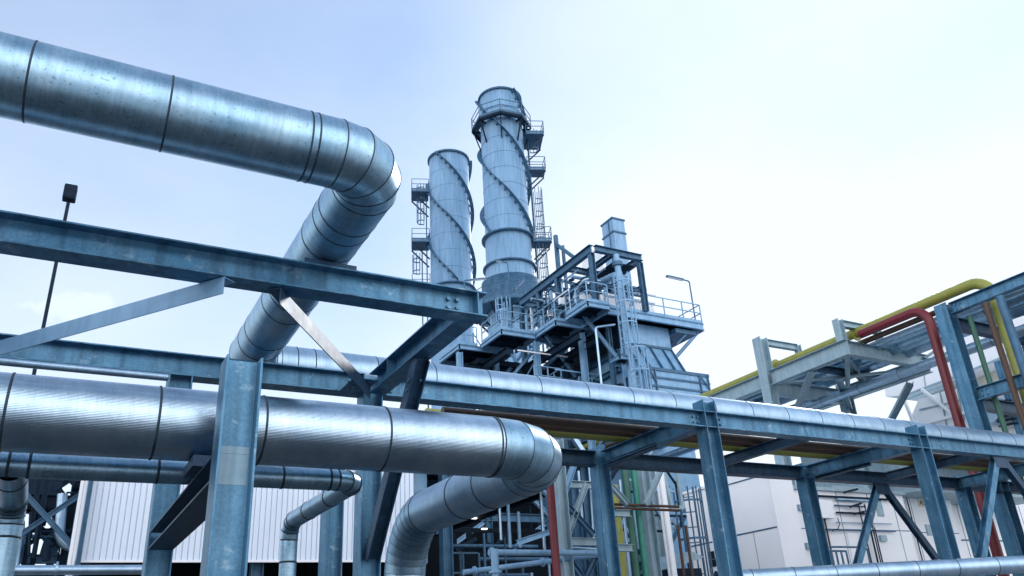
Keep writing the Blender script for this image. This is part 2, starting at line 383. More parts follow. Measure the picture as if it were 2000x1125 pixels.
# pipes lying on the cross beams between line A and line C
for y, r, m, l in ((11.50, .075, 'brown_paint', 'nearer of two rust brown pipes running along inside the rack'), (11.80, .075, 'brown_paint', 'farther of two rust brown pipes inside the rack, beside the yellow one'),
                   (12.17, .155, 'yellow_paint', 'yellow pipe running along inside the rack beside the brown pipes')):
    pipe('service_pipe', l, [(5.2, y, ZT+r+.004), (27.4, y, ZT+r+.004)], r, m, n=16)
# low silver pipe at the bottom right
clad_pipe('insulated_pipe', 'silver clad pipe crossing the bottom right corner behind the rack columns', [P(1400, 1133, Z=2.55), P(2080, 1098, Z=2.55)], .15, .3, 'matt_cladding', seams=[[.6+.75*k for k in range(14)]], h=.004, w=.007, n=32)


# ================================================================== OVERHEAD RACK (right)
XB = 22.47; GG = 'grey_green_steel'
r2k = thing('overhead_pipe_rack', 'tall steel pipe rack at the right behind the low rack, with an overhanging frame', 'pipe rack', (XB, 13.1, 0))
def m2(mb, nm='beam', mat=GS): return mb.build(nm, mat, r2k, bevel=.004)
XR = 26.6
for x, y, z1, mt in ((XB, 13.1, 10.42, GS), (XR, 13.1, 10.2, GS), (XB, 20.4, 12.0, GG), (XR, 20.4, 10.6, GG), (XB, 5.6, 10.42, GS), (XR, 5.6, 10.2, GS), (XB, 28, 11.0, GG), (XR, 28, 10.6, GG)):
    m2(hcol(MB(), x, y, .02, z1, .40, .40, .028, .018), 'column', mt)
# near bay: beams towards the viewer
tb = m2(MB().ibeam((XB, 12.88, 10.22), (XB, 5.82, 10.22), .34, .26, .02, .014))
mb_ = m2(MB().ibeam((XB, 12.88, 7.57), (XB, 5.82, 7.57), .36, .26, .02, .014))
bolts(tb, [(XB-.008, 12.75-.14*k, z) for k in (0, 1) for z in (10.15, 10.29)], (-1, 0, 0), .03, .04)
bolts(mb_, [(XB-.008, 12.75-.14*k, z) for k in (0, 1) for z in (7.5, 7.65)], (-1, 0, 0), .03, .04)
m2(MB().ibeam((XR, 12.88, 9.95), (XR, 5.82, 9.95), .34, .26, .02, .014))
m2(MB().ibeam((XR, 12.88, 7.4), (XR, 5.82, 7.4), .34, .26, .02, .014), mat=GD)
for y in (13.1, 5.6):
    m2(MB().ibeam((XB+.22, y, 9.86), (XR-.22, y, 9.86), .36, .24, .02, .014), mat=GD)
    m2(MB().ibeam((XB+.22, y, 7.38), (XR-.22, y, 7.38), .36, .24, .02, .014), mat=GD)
m2(MB().ibeam((XB+.2, 9.4, 9.86), (XR-.14, 9.4, 9.86), .26, .2, .02, .014))
# far bay with its overhanging frame
YE = 16.65
for a, b in ((20.18, YE), (27.78, 20.62)):
    m2(MB().ibeam((XB, a, 10.34), (XB, b, 10.34), .55, .30, .022, .016), mat=GG)
    m2(MB().ibeam((XR, a, 10.2), (XR, b, 10.2), .55, .30, .022, .016), mat=GG)
m2(MB().ibeam((XB+.16, YE+.14, 10.34), (XR+.15, YE+.14, 10.34), .5, .26, .022, .016), mat=GG)
m2(MB().ibeam((XB+.22, 20.4, 10.05), (XR-.22, 20.4, 10.05), .55, .28, .022, .016), mat=GG)
m2(MB().ibeam((XB+.16, 18.6, 10.3), (XR-.16, 18.6, 10.3), .22, .2, .016, .012), mat=GD)
for (x0, y0), (x1, y1) in (((XB+.2, 20.1), (XR-.2, 16.95)), ((XB+.2, 16.95), (XR-.2, 20.1))):
    m2(MB().angle((x0, y0, 10.08), (x1, y1, 10.07 if x1 > x0 else 10.09), .16, .12, .014), 'brace', GG)
# goal-post stubs that carry the yellow pipe
for y, zt in ((20.4, 12.0), (16.85, 11.40)):
    if y < 20: m2(hcol(MB(), XB, y, 10.62, zt, .26, .26, .02, .014), 'post', GG)
    m2(MB().ibeam((XB+.21 if y > 20 else XB+.14, y, zt-.13), (XB+1.9, y, zt-.13), .24, .2, .016, .012), mat=GG)
    m2(hcol(MB(), XB+2.0, y, 10.3, zt, .2, .2, .016, .012), 'post', GG)
# raking struts under the far frame
for p, q in ((P(1585, 728, X=XB), P(1556, 800, Y=20.4)), (P(1778, 748, X=XR), P(1730, 840, Y=20.4)), (P(1640, 745, Y=18.6), P(1660, 800, Y=20.4)), (P(1700, 760, Y=20.2), P(1650, 700, X=23.2))):
    m2(MB().ibeam(p, q, .22, .22, .016, .014, up=(0, 1, 0)), 'brace', GG)
q = P(1942, 680, Y=15.5); m2(hcol(MB(), q.x, 15.5, .02, 10.2, .24, .24, .02, .014), 'column')
YP = 'yellow_paint'
Xy = 23.35
tag_y = pipe('service_pipe', 'long yellow pipe on top of the tall rack, arching over and dropping at right', [(Xy, 45, 11.05), (Xy, 12.05, 11.05), (Xy, 12.05, .1)], .165, YP, rad=.62, n=18, collars=[((Xy, 16.9, 11.05), (0, 1, 0)), ((Xy, 20.6, 11.05), (0, 1, 0))])
pipe('service_pipe', 'red pipe of the tall rack, elbowing down beside its near blue column', [(22.95, 16.45, 10.78), (22.95, 13.95, 10.78), (22.95, 13.95, .1)], .145, 'red_paint', rad=.55, n=18)
for k, (x, r, m, l, z) in enumerate(((23.2, .06, 'brown_paint', 'thin brown pipe hugging the red pipe along the tall rack', 10.62), (23.38, .06, 'brown_paint', 'second thin brown pipe, inside its twin by the red pipe', 10.62),
        (23.75, .07, 'matt_cladding', 'narrow silver pipe beside the two thin brown pipes on the tall rack', 10.6), (24.15, .10, 'matt_cladding', 'middle sized silver pipe on the tall rack between a narrow and a fat one', 10.6))):
    pipe('service_pipe', l, [(x, 34, z), (x, 4, z)], r, m, n=14)
clad_pipe('insulated_pipe', 'fat silver clad pipe along the middle of the tall rack at the right edge', [(24.95, 34, 10.72), (24.95, 4, 10.72)], .30, .8, 'aluminium_cladding', pitch=1.6, n=32)
clad_pipe('insulated_pipe', 'silver clad pipe on the far side of the tall rack, next to the fat one', [(25.8, 34, 10.66), (25.8, 4, 10.66)], .24, .8, 'matt_cladding', pitch=1.6, n=32)
clad_pipe('insulated_pipe', 'silver clad pipe slung below the tall rack in front of the white ducts', [(24.9, 32, 9.68), (24.9, 4, 9.68)], .17, .8, 'matt_cladding', pitch=1.7, n=32)
# risers in the near bay
for (px_, py_, Y, r, m, l, zt) in ((1940, 640, 11.75, .085, 'brown_paint', 'brown riser standing just left of the yellow riser at the right edge', 9.9), (1900, 640, 12.6, .075, 'dark_green_paint', 'thin dark green riser inside the tall rack, left of the brown and yellow risers', 9.9),
        (1966, 620, 11.2, .11, 'plant_steel', 'grey riser right of the yellow riser inside the tall rack', 9.85)):
    q = P(px_, py_, Y=Y); pipe('service_pipe', l, [(q.x, Y, zt), (q.x, Y, .1)], r, m, n=14)

# ================================================================== STACKS
def lad(mb, base, top, out, wid=.45, cage=None, r=.03):
    """ladder from base to top (vertical), out = horizontal direction away from the wall; cage=(z0,z1)"""
    out = Vector(out).normalized(); sd = Vector((-out.y, out.x, 0)); b = Vector(base); h = top-b.z
    for s in (-1, 1): mb.bar(b+sd*s*wid/2, b+sd*s*wid/2+Vector((0, 0, h)), r*1.6, r*1.6, up=(1, 0, 0))
    n = int(h/.45)
    for k in range(n): p = b+Vector((0, 0, .3+k*.45)); mb.bar(p-sd*wid/2, p+sd*wid/2, r, r)
    if cage:
        c = b+out*.38; a0 = math.atan2(out.y, out.x)
        ang = [a0+R(t) for t in (-115, -75, -38, 0, 38, 75, 115)]
        for a in ang:
            p = Vector((c.x+.42*math.cos(a), c.y+.42*math.sin(a), cage[0])); mb.bar(p, p+Vector((0, 0, cage[1]-cage[0])), r*1.1, r*1.1, up=(1, 0, 0))
        z = cage[0]
        while z <= cage[1]+.01:
            pts = [Vector((c.x+.42*math.cos(a), c.y+.42*math.sin(a), z)) for a in ang]
            for p, q in zip(pts[:-1], pts[1:]): mb.bar(p, q, r*1.2, r*2)
            z += 1.1
def rail(mb, pts, h=1.1, r=.05, step=1.3, close=False, mids=(.55,), toe=True):
    pts = [Vector(p) for p in pts]
    segs = list(zip(pts[:-1], pts[1:])) + ([(pts[-1], pts[0])] if close else [])
    for p, q in segs:
        n = max(1, round((q-p).length/step))
        last = (p, q) == segs[-1] and not close
        for k in range(n+1 if last else n):
            a = p+(q-p)*(k/n); mb.bar(a, a+Vector((0, 0, h)), r, r, up=(1, 0, 0))
        for f in (h,)+tuple(h*m for m in mids): mb.bar(p+(q-p).normalized()*r*.52+Vector((0, 0, f)), q-(q-p).normalized()*r*.52+Vector((0, 0, f)), r*.9, r*.9)
        if toe: mb.bar(p+(q-p).normalized()*r*.6+Vector((0, 0, .1)), q-(q-p).normalized()*r*.6+Vector((0, 0, .1)), .02, .16)
def ring(r0, r1, z0, z1): return [(r0, z0), (r1, z0), (r1, z1), (r0, z1)]
def strake(c, r, z_top, z_bot, zref, aref, pitch, depth=.36, t=.04):
    """helical fin with bracket stubs under it; falls as the angle grows"""
    mb = MB(); c = Vector((c[0], c[1], 0)); vs = []; n = 0; br = MB()
    a = aref - (z_top-zref)/pitch*2*PI; a1 = aref - (z_bot-zref)/pitch*2*PI; st = R(6)
    while a <= a1+1e-6:
        z = zref-(a-aref)/(2*PI)*pitch; e = Vector((math.cos(a), math.sin(a), 0))
        # the fin stands off the shell on stub brackets
        for rr, dz in ((r+.05, t), (r+depth, t), (r+depth, -t), (r+.05, -t)): vs.append(c+e*rr+Vector((0, 0, z+dz)))
        if n % 2 == 0: br.box(c+e*(r+.06)+Vector((0, 0, z-.13)), (.2, .13, .22), Matrix.Rotation(a, 3, 'Z'))
        n += 1; a += st
    mb.add(vs, [[4*k+i, 4*k+(i+1) % 4, 4*k+4+(i+1) % 4, 4*k+4+i] for k in range(n-1) for i in range(4)])
    mb.add(vs[:4], [[3, 2, 1, 0]]); mb.add(vs[-4:], [[0, 1, 2, 3]])
    mb.v += [Vector(v) for v in br.v]; o = len(mb.v)-len(br.v); mb.uv += br.uv
    for f in br.f: mb.f.append([i+o for i in f]); mb.sm.append(False)
    return mb
SP = 'stack_paint'
# --- the taller stack
c1 = (26.42, 46.0); R1 = 1.68
q = P(974, 170, Y=46); z1t = P(974, 166, Y=46-R1).z
st1 = thing('chimney_stack', 'taller blue grey steel chimney with spiral strakes and a railed platform below its rim', 'chimney', (c1[0], c1[1], 0), 'steel chimneys')
zr1, zr2 = P(992, 470, Y=46-R1).z, P(992, 510, Y=46-R1).z
zr1, zr2 = P(992, 446, Y=46-R1).z, P(994, 504, Y=46-R1).z
MB().lathe((*c1, 0), [(R1+.12, 2), (R1+.12, zr2), (R1+.04, zr2+.02), (R1+.04, zr1), (R1, zr1+.02), (R1-.02, z1t), (R1-.1, z1t+.01), (R1-.1, z1t-2.5)], 64).build('shell', SP, st1)
for z in (zr1, zr2): MB().lathe((*c1, z), ring(R1+.05, R1+.30, -.06, .06), 64).build('ring', 'plant_steel', st1)
MB().lathe((*c1, z1t), ring(R1-.05, R1+.10, -.14, .02), 64).build('rim', 'plant_steel', st1)
zl = P(938, 290, Y=46).z; zl2 = P(943, 408, Y=46).z; pit = 3*(zl-zl2)
aL = math.atan2(-c1[1], -c1[0]) - R(90)   # left silhouette seen from the yard
for k in range(3): strake(c1, R1, z1t-.1, zr1+.1, zl, aL+k*2*PI/3, pit).build('strake', 'plant_steel', st1)
for k in range(1, 9):
    z = zr1+(z1t-zr1)*k/9.3; MB().lathe((*c1, z), ring(R1-.02, R1+.012, -.018, .018), 64).build('plate_seam', 'plant_paint', st1)
# top platform: octagonal half ring
zp1 = P(983, 214, Y=46-R1-.6).z
octo = [(c1[0]+2.35*math.cos(R(a)), c1[1]+2.35*math.sin(R(a)), zp1) for a in (105, 150, 195, 240, 285, 330)]
inn = [(c1[0]+1.80*math.cos(R(a)), c1[1]+1.80*math.sin(R(a)), zp1) for a in (330, 285, 240, 195, 150, 105)]
pl = MB()
for k in range(5): pl.prism([octo[k], octo[k+1], inn[4-k], inn[5-k]], (0, 0, .05))
pl = pl.build('platform', 'plant_steel', st1)
b = MB()
for k in range(5): b.bar(Vector(octo[k])+Vector((0, 0, -.1)), Vector(octo[k+1])+Vector((0, 0, -.1)), .09, .2)
for a in (105, 150, 195, 240, 285, 330):
    e = Vector((math.cos(R(a)), math.sin(R(a)), 0)); c = Vector((*c1, zp1))
    b.bar(c+e*1.7+Vector((0, 0, -.22)), c+e*2.3+Vector((0, 0, -.22)), .1, .14); b.bar(c+e*2.2+Vector((0, 0, -.3)), c+e*1.7+Vector((0, 0, -2.0)), .09, .09)
b.build('bracket', 'dark_steel', pl)
rr = MB(); rail(rr, [Vector(p)+Vector((0, 0, .05)) for p in octo], r=.05); rr.build('railing', 'plant_steel', pl)
# caged ladder and rest platforms on the right hand side
aR = math.atan2(-c1[1], -c1[0]) + R(97); e = Vector((math.cos(aR), math.sin(aR), 0))
ld = MB(); zz = [P(1050, y, Y=46).z for y in (355, 490)]
b0 = Vector((*c1, 0))+e*(R1+.35)
for za, zb in ((zp1-6.5, zp1), (zz[0]-.1, zp1-4.5), (zz[1], zz[0]-2)): pass
lad(ld, (b0.x, b0.y, 20), zp1+1.0, e, cage=(zz[0]+2.2, zp1-.2), r=.035); ld.build('ladder', 'plant_steel', st1)
ld = MB(); lad(ld, (b0.x+.5*e.y*0, b0.y, 19.9), zz[0]+.2, e, cage=(22, zz[0]-1.4), r=.034); ld.build('ladder', 'plant_steel', st1)
sd = Vector((-e.y, e.x, 0))
for z, wdt in ((zp1-1.2, 2.2), (zz[0], 1.1), (zz[1], 1.2)):
    c = Vector((*c1, z)); f0, f1 = c+e*(R1+.1), c+e*(R1+1.5)
    po = MB().prism([f0-sd*wdt/2, f1-sd*wdt/2, f1+sd*wdt/2, f0+sd*wdt/2], (0, 0, .12)).build('platform', 'plant_steel', st1)
    rr = MB(); rail(rr, [p+Vector((0, 0, .12)) for p in (f0-sd*wdt/2, f1-sd*wdt/2, f1+sd*wdt/2, f0+sd*wdt/2)], r=.045); rr.build('railing', 'plant_steel', po)
    bb = MB()
    for s in (-1, 1): bb.bar(f1+sd*s*wdt*.45-Vector((0, 0, .05)), f0+sd*s*wdt*.45-Vector((0, 0, 1.5)), .09, .09)
    bb.build('bracket', 'dark_steel', po)
# low ring platform with its mesh screen
zb = P(995, 575, Y=46-R1-1.2).z
po = MB().lathe((*c1, zb), ring(R1+.15, R1+1.25, -.06, .1), 40).build('platform', 'plant_steel', st1)
rr = MB(); rail(rr, [(c1[0]+(R1+1.2)*math.cos(R(a)), c1[1]+(R1+1.2)*math.sin(R(a)), zb+.1) for a in range(0, 360, 18)], close=True, h=1.2, r=.045); rr.build('railing', 'plant_steel', po)
bb = MB()
for a in range(0, 360, 30):
    e2 = Vector((math.cos(R(a)), math.sin(R(a)), 0)); c = Vector((*c1, zb)); bb.bar(c+e2*(R1+1.15)-Vector((0, 0, .1)), c+e2*(R1+.1)-Vector((0, 0, 1.3)), .1, .1)
bb.build('bracket', 'dark_steel', po)
MB().lathe((*c1, zb), [(R1+.45, .12), (R1+.45, P(995, 533, Y=46-R1).z-zb), (R1+.15, P(995, 533, Y=46-R1).z-zb+.05)], 48).build('screen', 'plant_steel', st1)
# --- the shorter stack
c2 = (25.93, 55.0); R2 = 1.74
z2t = P(875, 290, Y=55-R2).z; z2r = P(882, 550, Y=55-R2).z
c2 = (P(879, 420, Y=55).x, 55.0)
st2 = thing('chimney_stack', 'shorter blue grey steel chimney with spiral strakes, left of the taller one', 'chimney', (c2[0], c2[1], 0), 'steel chimneys')
MB().lathe((*c2, 0), [(R2+.1, 2), (R2+.1, z2r), (R2, z2r+.02), (R2, z2t), (R2-.1, z2t+.01), (R2-.1, z2t-2.5)], 64).build('shell', SP, st2)
MB().lathe((*c2, z2t), ring(R2-.05, R2+.14, -.16, .02), 64).build('rim', 'plant_steel', st2)
MB().lathe((*c2, z2r), ring(R2+.05, R2+.30, -.06, .06), 64).build('ring', 'plant_steel', st2)
zl = P(837, 358, Y=55).z; zl2 = P(841, 462, Y=55).z; pit = 3*(zl-zl2)
aL = math.atan2(-c2[1], -c2[0]) - R(90)
for k in range(3): strake(c2, R2, z2t-.1, z2r+.1, zl, aL+k*2*PI/3, pit).build('strake', 'plant_steel', st2)
for k in range(1, 8):
    z = z2r+(z2t-z2r)*k/8.2; MB().lathe((*c2, z), ring(R2-.02, R2+.012, -.018, .018), 64).build('plate_seam', 'plant_paint', st2)
e = Vector((math.cos(aL+R(4)), math.sin(aL+R(4)), 0)); sd = Vector((-e.y, e.x, 0)); b0 = Vector((*c2, 0))+e*(R2+.30)
zz = [P(822, y, Y=55).z for y in (372, 470, 560)]
ld = MB(); lad(ld, (b0.x, b0.y, 20), zz[0]+1.2, e, cage=(zz[1]+2.3, zz[0]+1.1), r=.04); lad(ld, (b0.x-.05, b0.y+.9, 20), zz[1]+1, e, cage=(zz[2]+2.2, zz[1]-.4), r=.04); ld.build('ladder', 'plant_steel', st2)
for z in zz:
    c = Vector((*c2, z)); f0, f1 = c+e*(R2+.1), c+e*(R2+1.55); wdt = 1.7
    po = MB().prism([f0-sd*wdt/2, f1-sd*wdt/2, f1+sd*wdt/2, f0+sd*wdt/2], (0, 0, .14)).build('platform', 'plant_steel', st2)
    rr = MB(); rail(rr, [p+Vector((0, 0, .14)) for p in (f0-sd*wdt/2, f1-sd*wdt/2, f1+sd*wdt/2, f0+sd*wdt/2)], r=.045); rr.build('railing', 'plant_steel', po)
    bb = MB()
    for s in (-1, 1): bb.bar(f1+sd*s*wdt*.45-Vector((0, 0, .05)), f0+sd*s*wdt*.45-Vector((0, 0, 1.6)), .1, .1)
    bb.build('bracket', 'dark_steel', po)
# ================================================================== BOILER (behind the rack, under the chimneys)
PS, PP, DS, WP = 'plant_steel', 'plant_paint', 'dark_steel', 'white_panel'
boi = thing('boiler_house', 'blue grey boiler with stepped decks, cage ladders and flared casing in front of the chimneys', 'boiler', (24, 31, 0))
def bp(mb, nm, mat, par=None): return mb.build(nm, mat, par or boi)
ZD = 17.1
def at30(x, y, Y=30): return P(x, y, Y=Y)
# casing: upper band, flared hopper with ribs, lower body
MBc = MB().bx(24.2, 27.15, 30.7, 41, 15.72, 16.9); casing = bp(MBc, 'casing', PP)
hop = MB().add([(24.15, 30.72, 15.7), (27.13, 30.72, 15.7), (27.25, 29.8, 13.95), (24.15, 29.8, 13.95), (24.15, 33, 15.7), (27.13, 33, 15.7), (27.25, 33, 13.95), (24.15, 33, 13.95)],
     [[0, 3, 2, 1], [1, 2, 6, 5], [4, 0, 1, 5], [7, 6, 2, 3], [4, 7, 3, 0]])
bp(hop, 'hopper', PP)
rb = MB()
for x in (24.2, 24.86, 25.67, 26.48, 27.1): rb.bar((x, 30.66, 15.62), (x, 29.74, 13.98), .05, .16, up=(0, 1, 0))
rb.bar((24.2, 30.66, 15.72), (27.15, 30.66, 15.72), .07, .12); bp(rb, 'rib', PS)
base = bp(MB().bx(24.35, 28.2, 29.45, 33, 12.6, 14.02), 'lower_duct', PP)
b = MB()
for z in (13.98, 13.55, 13.1): b.bar((24.3, 29.42, z), (28.25, 29.42, z), .06, .10 if z < 13.9 else .16)
for x in (24.4, 24.75, 27.6, 28.15): b.bar((x, 29.40, 12.6), (x, 29.40, 14.0), .07, .07, up=(1, 0, 0))
b.bar((24.42, 29.38, 13.9), (24.75, 29.38, 13.3), .05, .05); b.bar((27.62, 29.38, 13.9), (28.12, 29.38, 13.3), .05, .05); bp(b, 'frame', PS, base)
bp(MB().bx(24.2, 28.0, 31, 41, .02, 12.58), 'casing', PP)
# left hand wall with stiffeners
bp(MB().bx(24.0, 24.14, 31.0, 41.5, 4, 15.5), 'side_wall', PP); bp(MB().bx(23.99, 24.13, 31.0, 41.5, 15.51, 16.85), 'side_wall', DS)  # upper strip painted dark for the shaded recess under the deck
b = MB()
for z in (5, 6.6, 8.2, 9.8, 11.4, 12.6, 13.5, 14.4, 15.3): b.ibeam((23.86, 31, z), (23.86, 41.5, z), .26, .24, .03, .03)
for y in (31.2, 33.4, 35.6, 37.8, 40): b.ibeam((23.55, y, 4), (23.55, y, 16.7), .22, .22, .03, .03, up=(1, 0, 0))
bp(b, 'stiffener', PS)
# stepped deck round the left and front sides
def deck(x0, x1, y0, y1, z, rails=(), nm='deck', t=.24):
    o = bp(MB().bx(x0, x1, y0, y1, z-.05, z), nm, DS)  # plate and inner beams coloured dark for the shade under the deck
    b = MB(); 
    for p, q in (((x0, y0), (x1, y0)), ((x1, y0), (x1, y1)), ((x1, y1), (x0, y1)), ((x0, y1), (x0, y0))):
        dv2 = (Vector(q)-Vector(p)).normalized()*.071; b.ibeam((p[0]+dv2.x, p[1]+dv2.y, z-t/2-.055), (q[0]-dv2.x, q[1]-dv2.y, z-t/2-.055), t, .14, .02, .02)
    b.build('fascia', PP, o); b = MB()
    n = max(2, int((y1-y0)/.9))
    for k in range(1, n): yy = y0+(y1-y0)*k/n; b.ibeam((x0+.1, yy, z-.17), (x1-.1, yy, z-.17), .18, .1, .015, .015)
    b.build('deck_beam', DS, o)
    for pts in rails:
        rr = MB(); rail(rr, [(*p, z) for p in pts]); rr.build('railing', PP, o)
    return o
deck(22.6, 29.05, 30.0, 34.2, ZD+.12, [[(22.7, 30.05), (29.0, 30.05), (29.0, 34.1)]], t=.34)
deck(21.2, 22.55, 29.5, 31.6, ZD, [[(21.25, 31.5), (21.25, 29.55), (22.5, 29.55)]])
deck(21.0, 23.5, 32.2, 34.6, ZD, [[(21.05, 34.5), (21.05, 32.25), (22.4, 32.25)]])
deck(18.9, 21.0, 34.2, 36.6, ZD-.05, [[(18.95, 36.5), (18.95, 34.25), (20.9, 34.25)]])
deck(17.7, 20.9, 36.8, 39.4, ZD-.1, [[(17.75, 39.3), (17.75, 36.85), (18.8, 36.85)]])
# posts and rakers
for x, y, z0, z1 in ((21.0, 34.25, 0, 17), (17.75, 36.9, 0, 16.9), (20.0, 37.0, 0, 17), (18.95, 40, 0, 17), (22.6, 32.3, 0, 17), (22.0, 36.0, 0, 15), (21.2, 39, 0, 17)):
    bp(hcol(MB(), x, y, z0+.02, z1-.36, .28, .28, .03, .02), 'post', PP)
b_ = [(P(1136, 612, X=22), P(1205, 698, X=23.6)), (P(1066, 655, X=21.4), P(1124, 735, X=23.6)), (P(1110, 700, X=23), P(1040, 650, X=21.0)), (P(1362, 650, Y=31.5), P(1321, 697, Y=31.5)), (P(1000, 690, Y=38), P(1020, 730, Y=37)), (P(1020, 690, Y=38), P(985, 735, Y=37)), (P(1080, 640, X=22.6), P(1000, 735, X=20.5)), (P(1150, 640, X=23.4), P(1060, 720, X=22.0))]
for p, q in b_: bp(MB().ibeam(p, q, .16, .16, .02, .02), 'brace', PP)
for y, z in ((33, 16.3), (35, 16.2), (37.5, 16), (40, 16)): bp(MB().ibeam((18.5 if y > 36 else 21.2, y, z), (23.8, y, z), .4, .24, .03, .02), 'girder', DS)
for x, z in ((21.6, 15.9), (22.8, 15.9), (19.4, 16.0)): bp(MB().ibeam((x, 31 if x > 21 else 34.5, z), (x, 42, z), .4, .24, .03, .02), 'girder', DS)
bp(MB().bx(19.0, 23.9, 37.2, 44, 16.2, 16.5), 'floor_slab', DS)
# deck brackets on the right
b = MB()
for y in (30.3, 31.5, 33): b.bar((27.2, y, 16.6), (29, y, 16.85), .12, .16); b.bar((27.2, y, 15.9), (28.2, y, 16.75), .1, .1)
b.bx(27.2, 28.6, 30.2, 33.5, 16.55, 16.78); bp(b, 'bracket', PS)
# penthouse
ph = bp(MB().bx(22.45, 26.55, 30.9, 34.0, ZD+.14, 18.35), 'penthouse', WP)
b = MB(); k = 22.6
while k < 26.5: b.bar((k, 30.885, ZD+.2), (k, 30.885, 18.3), .03, .03, up=(0, 1, 0)); k += .2
b.bar((22.4, 30.88, 18.38), (26.62, 30.88, 18.38), .12, .09); b.build('panel_rib', WP, ph)
# roof frame
zt = 20.5
for p, q, d in (((22, 29.8), (22, 37.4), .46), ((22.2, 29.8), (25.2, 29.8), .36), ((25.2, 29.9), (25.2, 37.4), .36), ((22.2, 37.4), (25.0, 37.4), .36), ((22.2, 32.4), (25.0, 32.4), .3), ((22.2, 35), (25, 35), .3), ((23.5, 30), (23.5, 32.3), .24)):
    bp(MB().ibeam((*p, zt-d/2), (*q, zt-d/2), d, .26, .03, .02), 'roof_beam', PS)
for x, y, z0 in ((22.05, 29.95, ZD), (25.15, 29.95, ZD+.2), (22, 33.2, ZD), (22, 37.2, 14), (25.2, 33, ZD+.2), (22, 35.2, ZD)):
    bp(hcol(MB(), x, y, z0+.02, zt-.4, .26, .26, .03, .02), 'roof_post', PS)
for p, q in (((22, 30.2, 18.2), (22, 33.0, 19.9)), ((22.3, 30, 18.4), (25, 30, 18.5)), ((22, 33.4, 18.6), (22, 37, 19.8)), ((22.2, 37, 18.6), (25, 33.5, 19.9)), ((25.2, 30.2, 18.6), (25.2, 33, 20.1)), ((22.1, 34, 18.9), (25.1, 34, 18.9)), ((22.1, 31.6, 18.8), (25.1, 31.6, 18.8)), ((22, 30, 18.9), (22, 37, 18.9)), ((25.2, 30, 18.8), (25.2, 37, 18.8)), ((22.4, 32.5, 19.2), (25, 36.5, 19.2)), ((25, 32.5, 19.4), (22.4, 36.5, 19.4))):
    bp(MB().ibeam(p, q, .16, .14, .02, .02), 'brace', PS)
bp(MB().bx(23.6, 24.95, 30.2, 32.2, zt-.55, zt-.49), 'roof_plate', DS)
# trusses over the penthouse
for tb_ in (0, 1):
    b = MB(); y = (30.7, 32.0)[tb_]; b.bar((24.6, y, 18.55), (26.0, y, 18.55), .1, .1); b.bar((24.6, y, 19.0), (26.0, y, 19.0), .1, .1)
    for k in range(4): x = 24.6+.35*k; b.bar((x, y, 18.55), (x+.35, y, 19.0), .07, .07); b.bar((x, y, 19.0), (x, y, 18.55), .06, .06)
    bp(b, 'truss', PS)
# tall post with stay
q = P(1085, 460, Y=38); bp(MB().bar((q.x, 38, 16), (q.x, 38, q.z), .22, .22), 'roof_post', PS); q2 = P(1099, 480, Y=38)
bp(MB().bar((q2.x, 38, 16), (q2.x, 38, q2.z), .16, .16), 'roof_post', PS); bp(MB().bar((q.x, 38, q2.z), P(1120, 502, Y=36.5), .2, .2), 'brace', PS)
# square vent duct on the roof
du = MB().bx(25.3, 26.14, 32.0, 33.05, 18.4, 23.98); duo = bp(du, 'vent_duct', SP)
b = MB()
for z in (23.97, 23.1): b.bx(25.25, 26.19, 31.95, 33.1, z-.05, z+.05)
b.bx(25.26, 25.31, 32.35, 32.40, 18.5, 23.9); b.build('flange', PS, duo)
bp(MB().bx(24.6, 25.22, 33.2, 34.4, 20.4, 22.35), 'roof_box', WP)
# drum
d = MB().tube([(22.7, 31.9, 18.1), (22.7, 32.0, 18.1), (22.7, 35.4, 18.1)], .62, 28); bp(d, 'drum', 'matt_cladding')
bp(MB().tube([(22.7, 31.75, 18.1), (22.7, 31.9, 18.1)], .45, 28), 'drum', 'matt_cladding')
# risers and random pipework
def bpipe(pts, r, mat='matt_cladding', rad=None): return bp(MB().tube(flat(arcpath(pts, rad or 3*r, 6)) if len(pts) > 2 else pts, r, 10), 'pipe', mat)
bpipe([(23.25, 29.4, 12.6), (23.25, 29.4, 18.9), (23.25, 33, 19.4)], .18, PP, .4)
bpipe([(23.25, 29.4, 18.6), (23.3, 29.5, 20.0)], .16, PP)
bp(MB().tube([(23.28, 29.45, 19.35), (23.28, 29.45, 19.55)], .27, 16), 'flange', PS)
bpipe([(21.3, 29.2, 12.5), (21.3, 29.2, 15.6), (22.6, 29.4, 16.0)], .06, 'matt_cladding')
bpipe([(21.7, 31.2, 17.2), (21.7, 31.2, 18.3), (21.7, 30.2, 18.7), (22.6, 30.2, 18.7)], .09, 'matt_cladding')
random.seed(11)
for k in range(60):
    x, y, z = random.uniform(21.3, 25), random.uniform(30.2, 38), random.uniform(17.4, 19.9); r = random.choice((.035, .045, .06, .09))
    ax = random.choice('xyzy'); ln = random.uniform(.8, 2.6); a = Vector((x, y, z)); dv_ = {'x': Vector((ln, 0, 0)), 'y': Vector((0, ln, 0)), 'z': Vector((0, 0, -min(ln, z-17.2)))}[ax]
    side = {'x': Vector((0, 0, -.5)), 'y': Vector((0, 0, -.6)), 'z': Vector((.6, 0, 0))}[ax]
    bpipe([a, a+dv_, a+dv_+side], r, random.choice(('matt_cladding', PP, PS)))
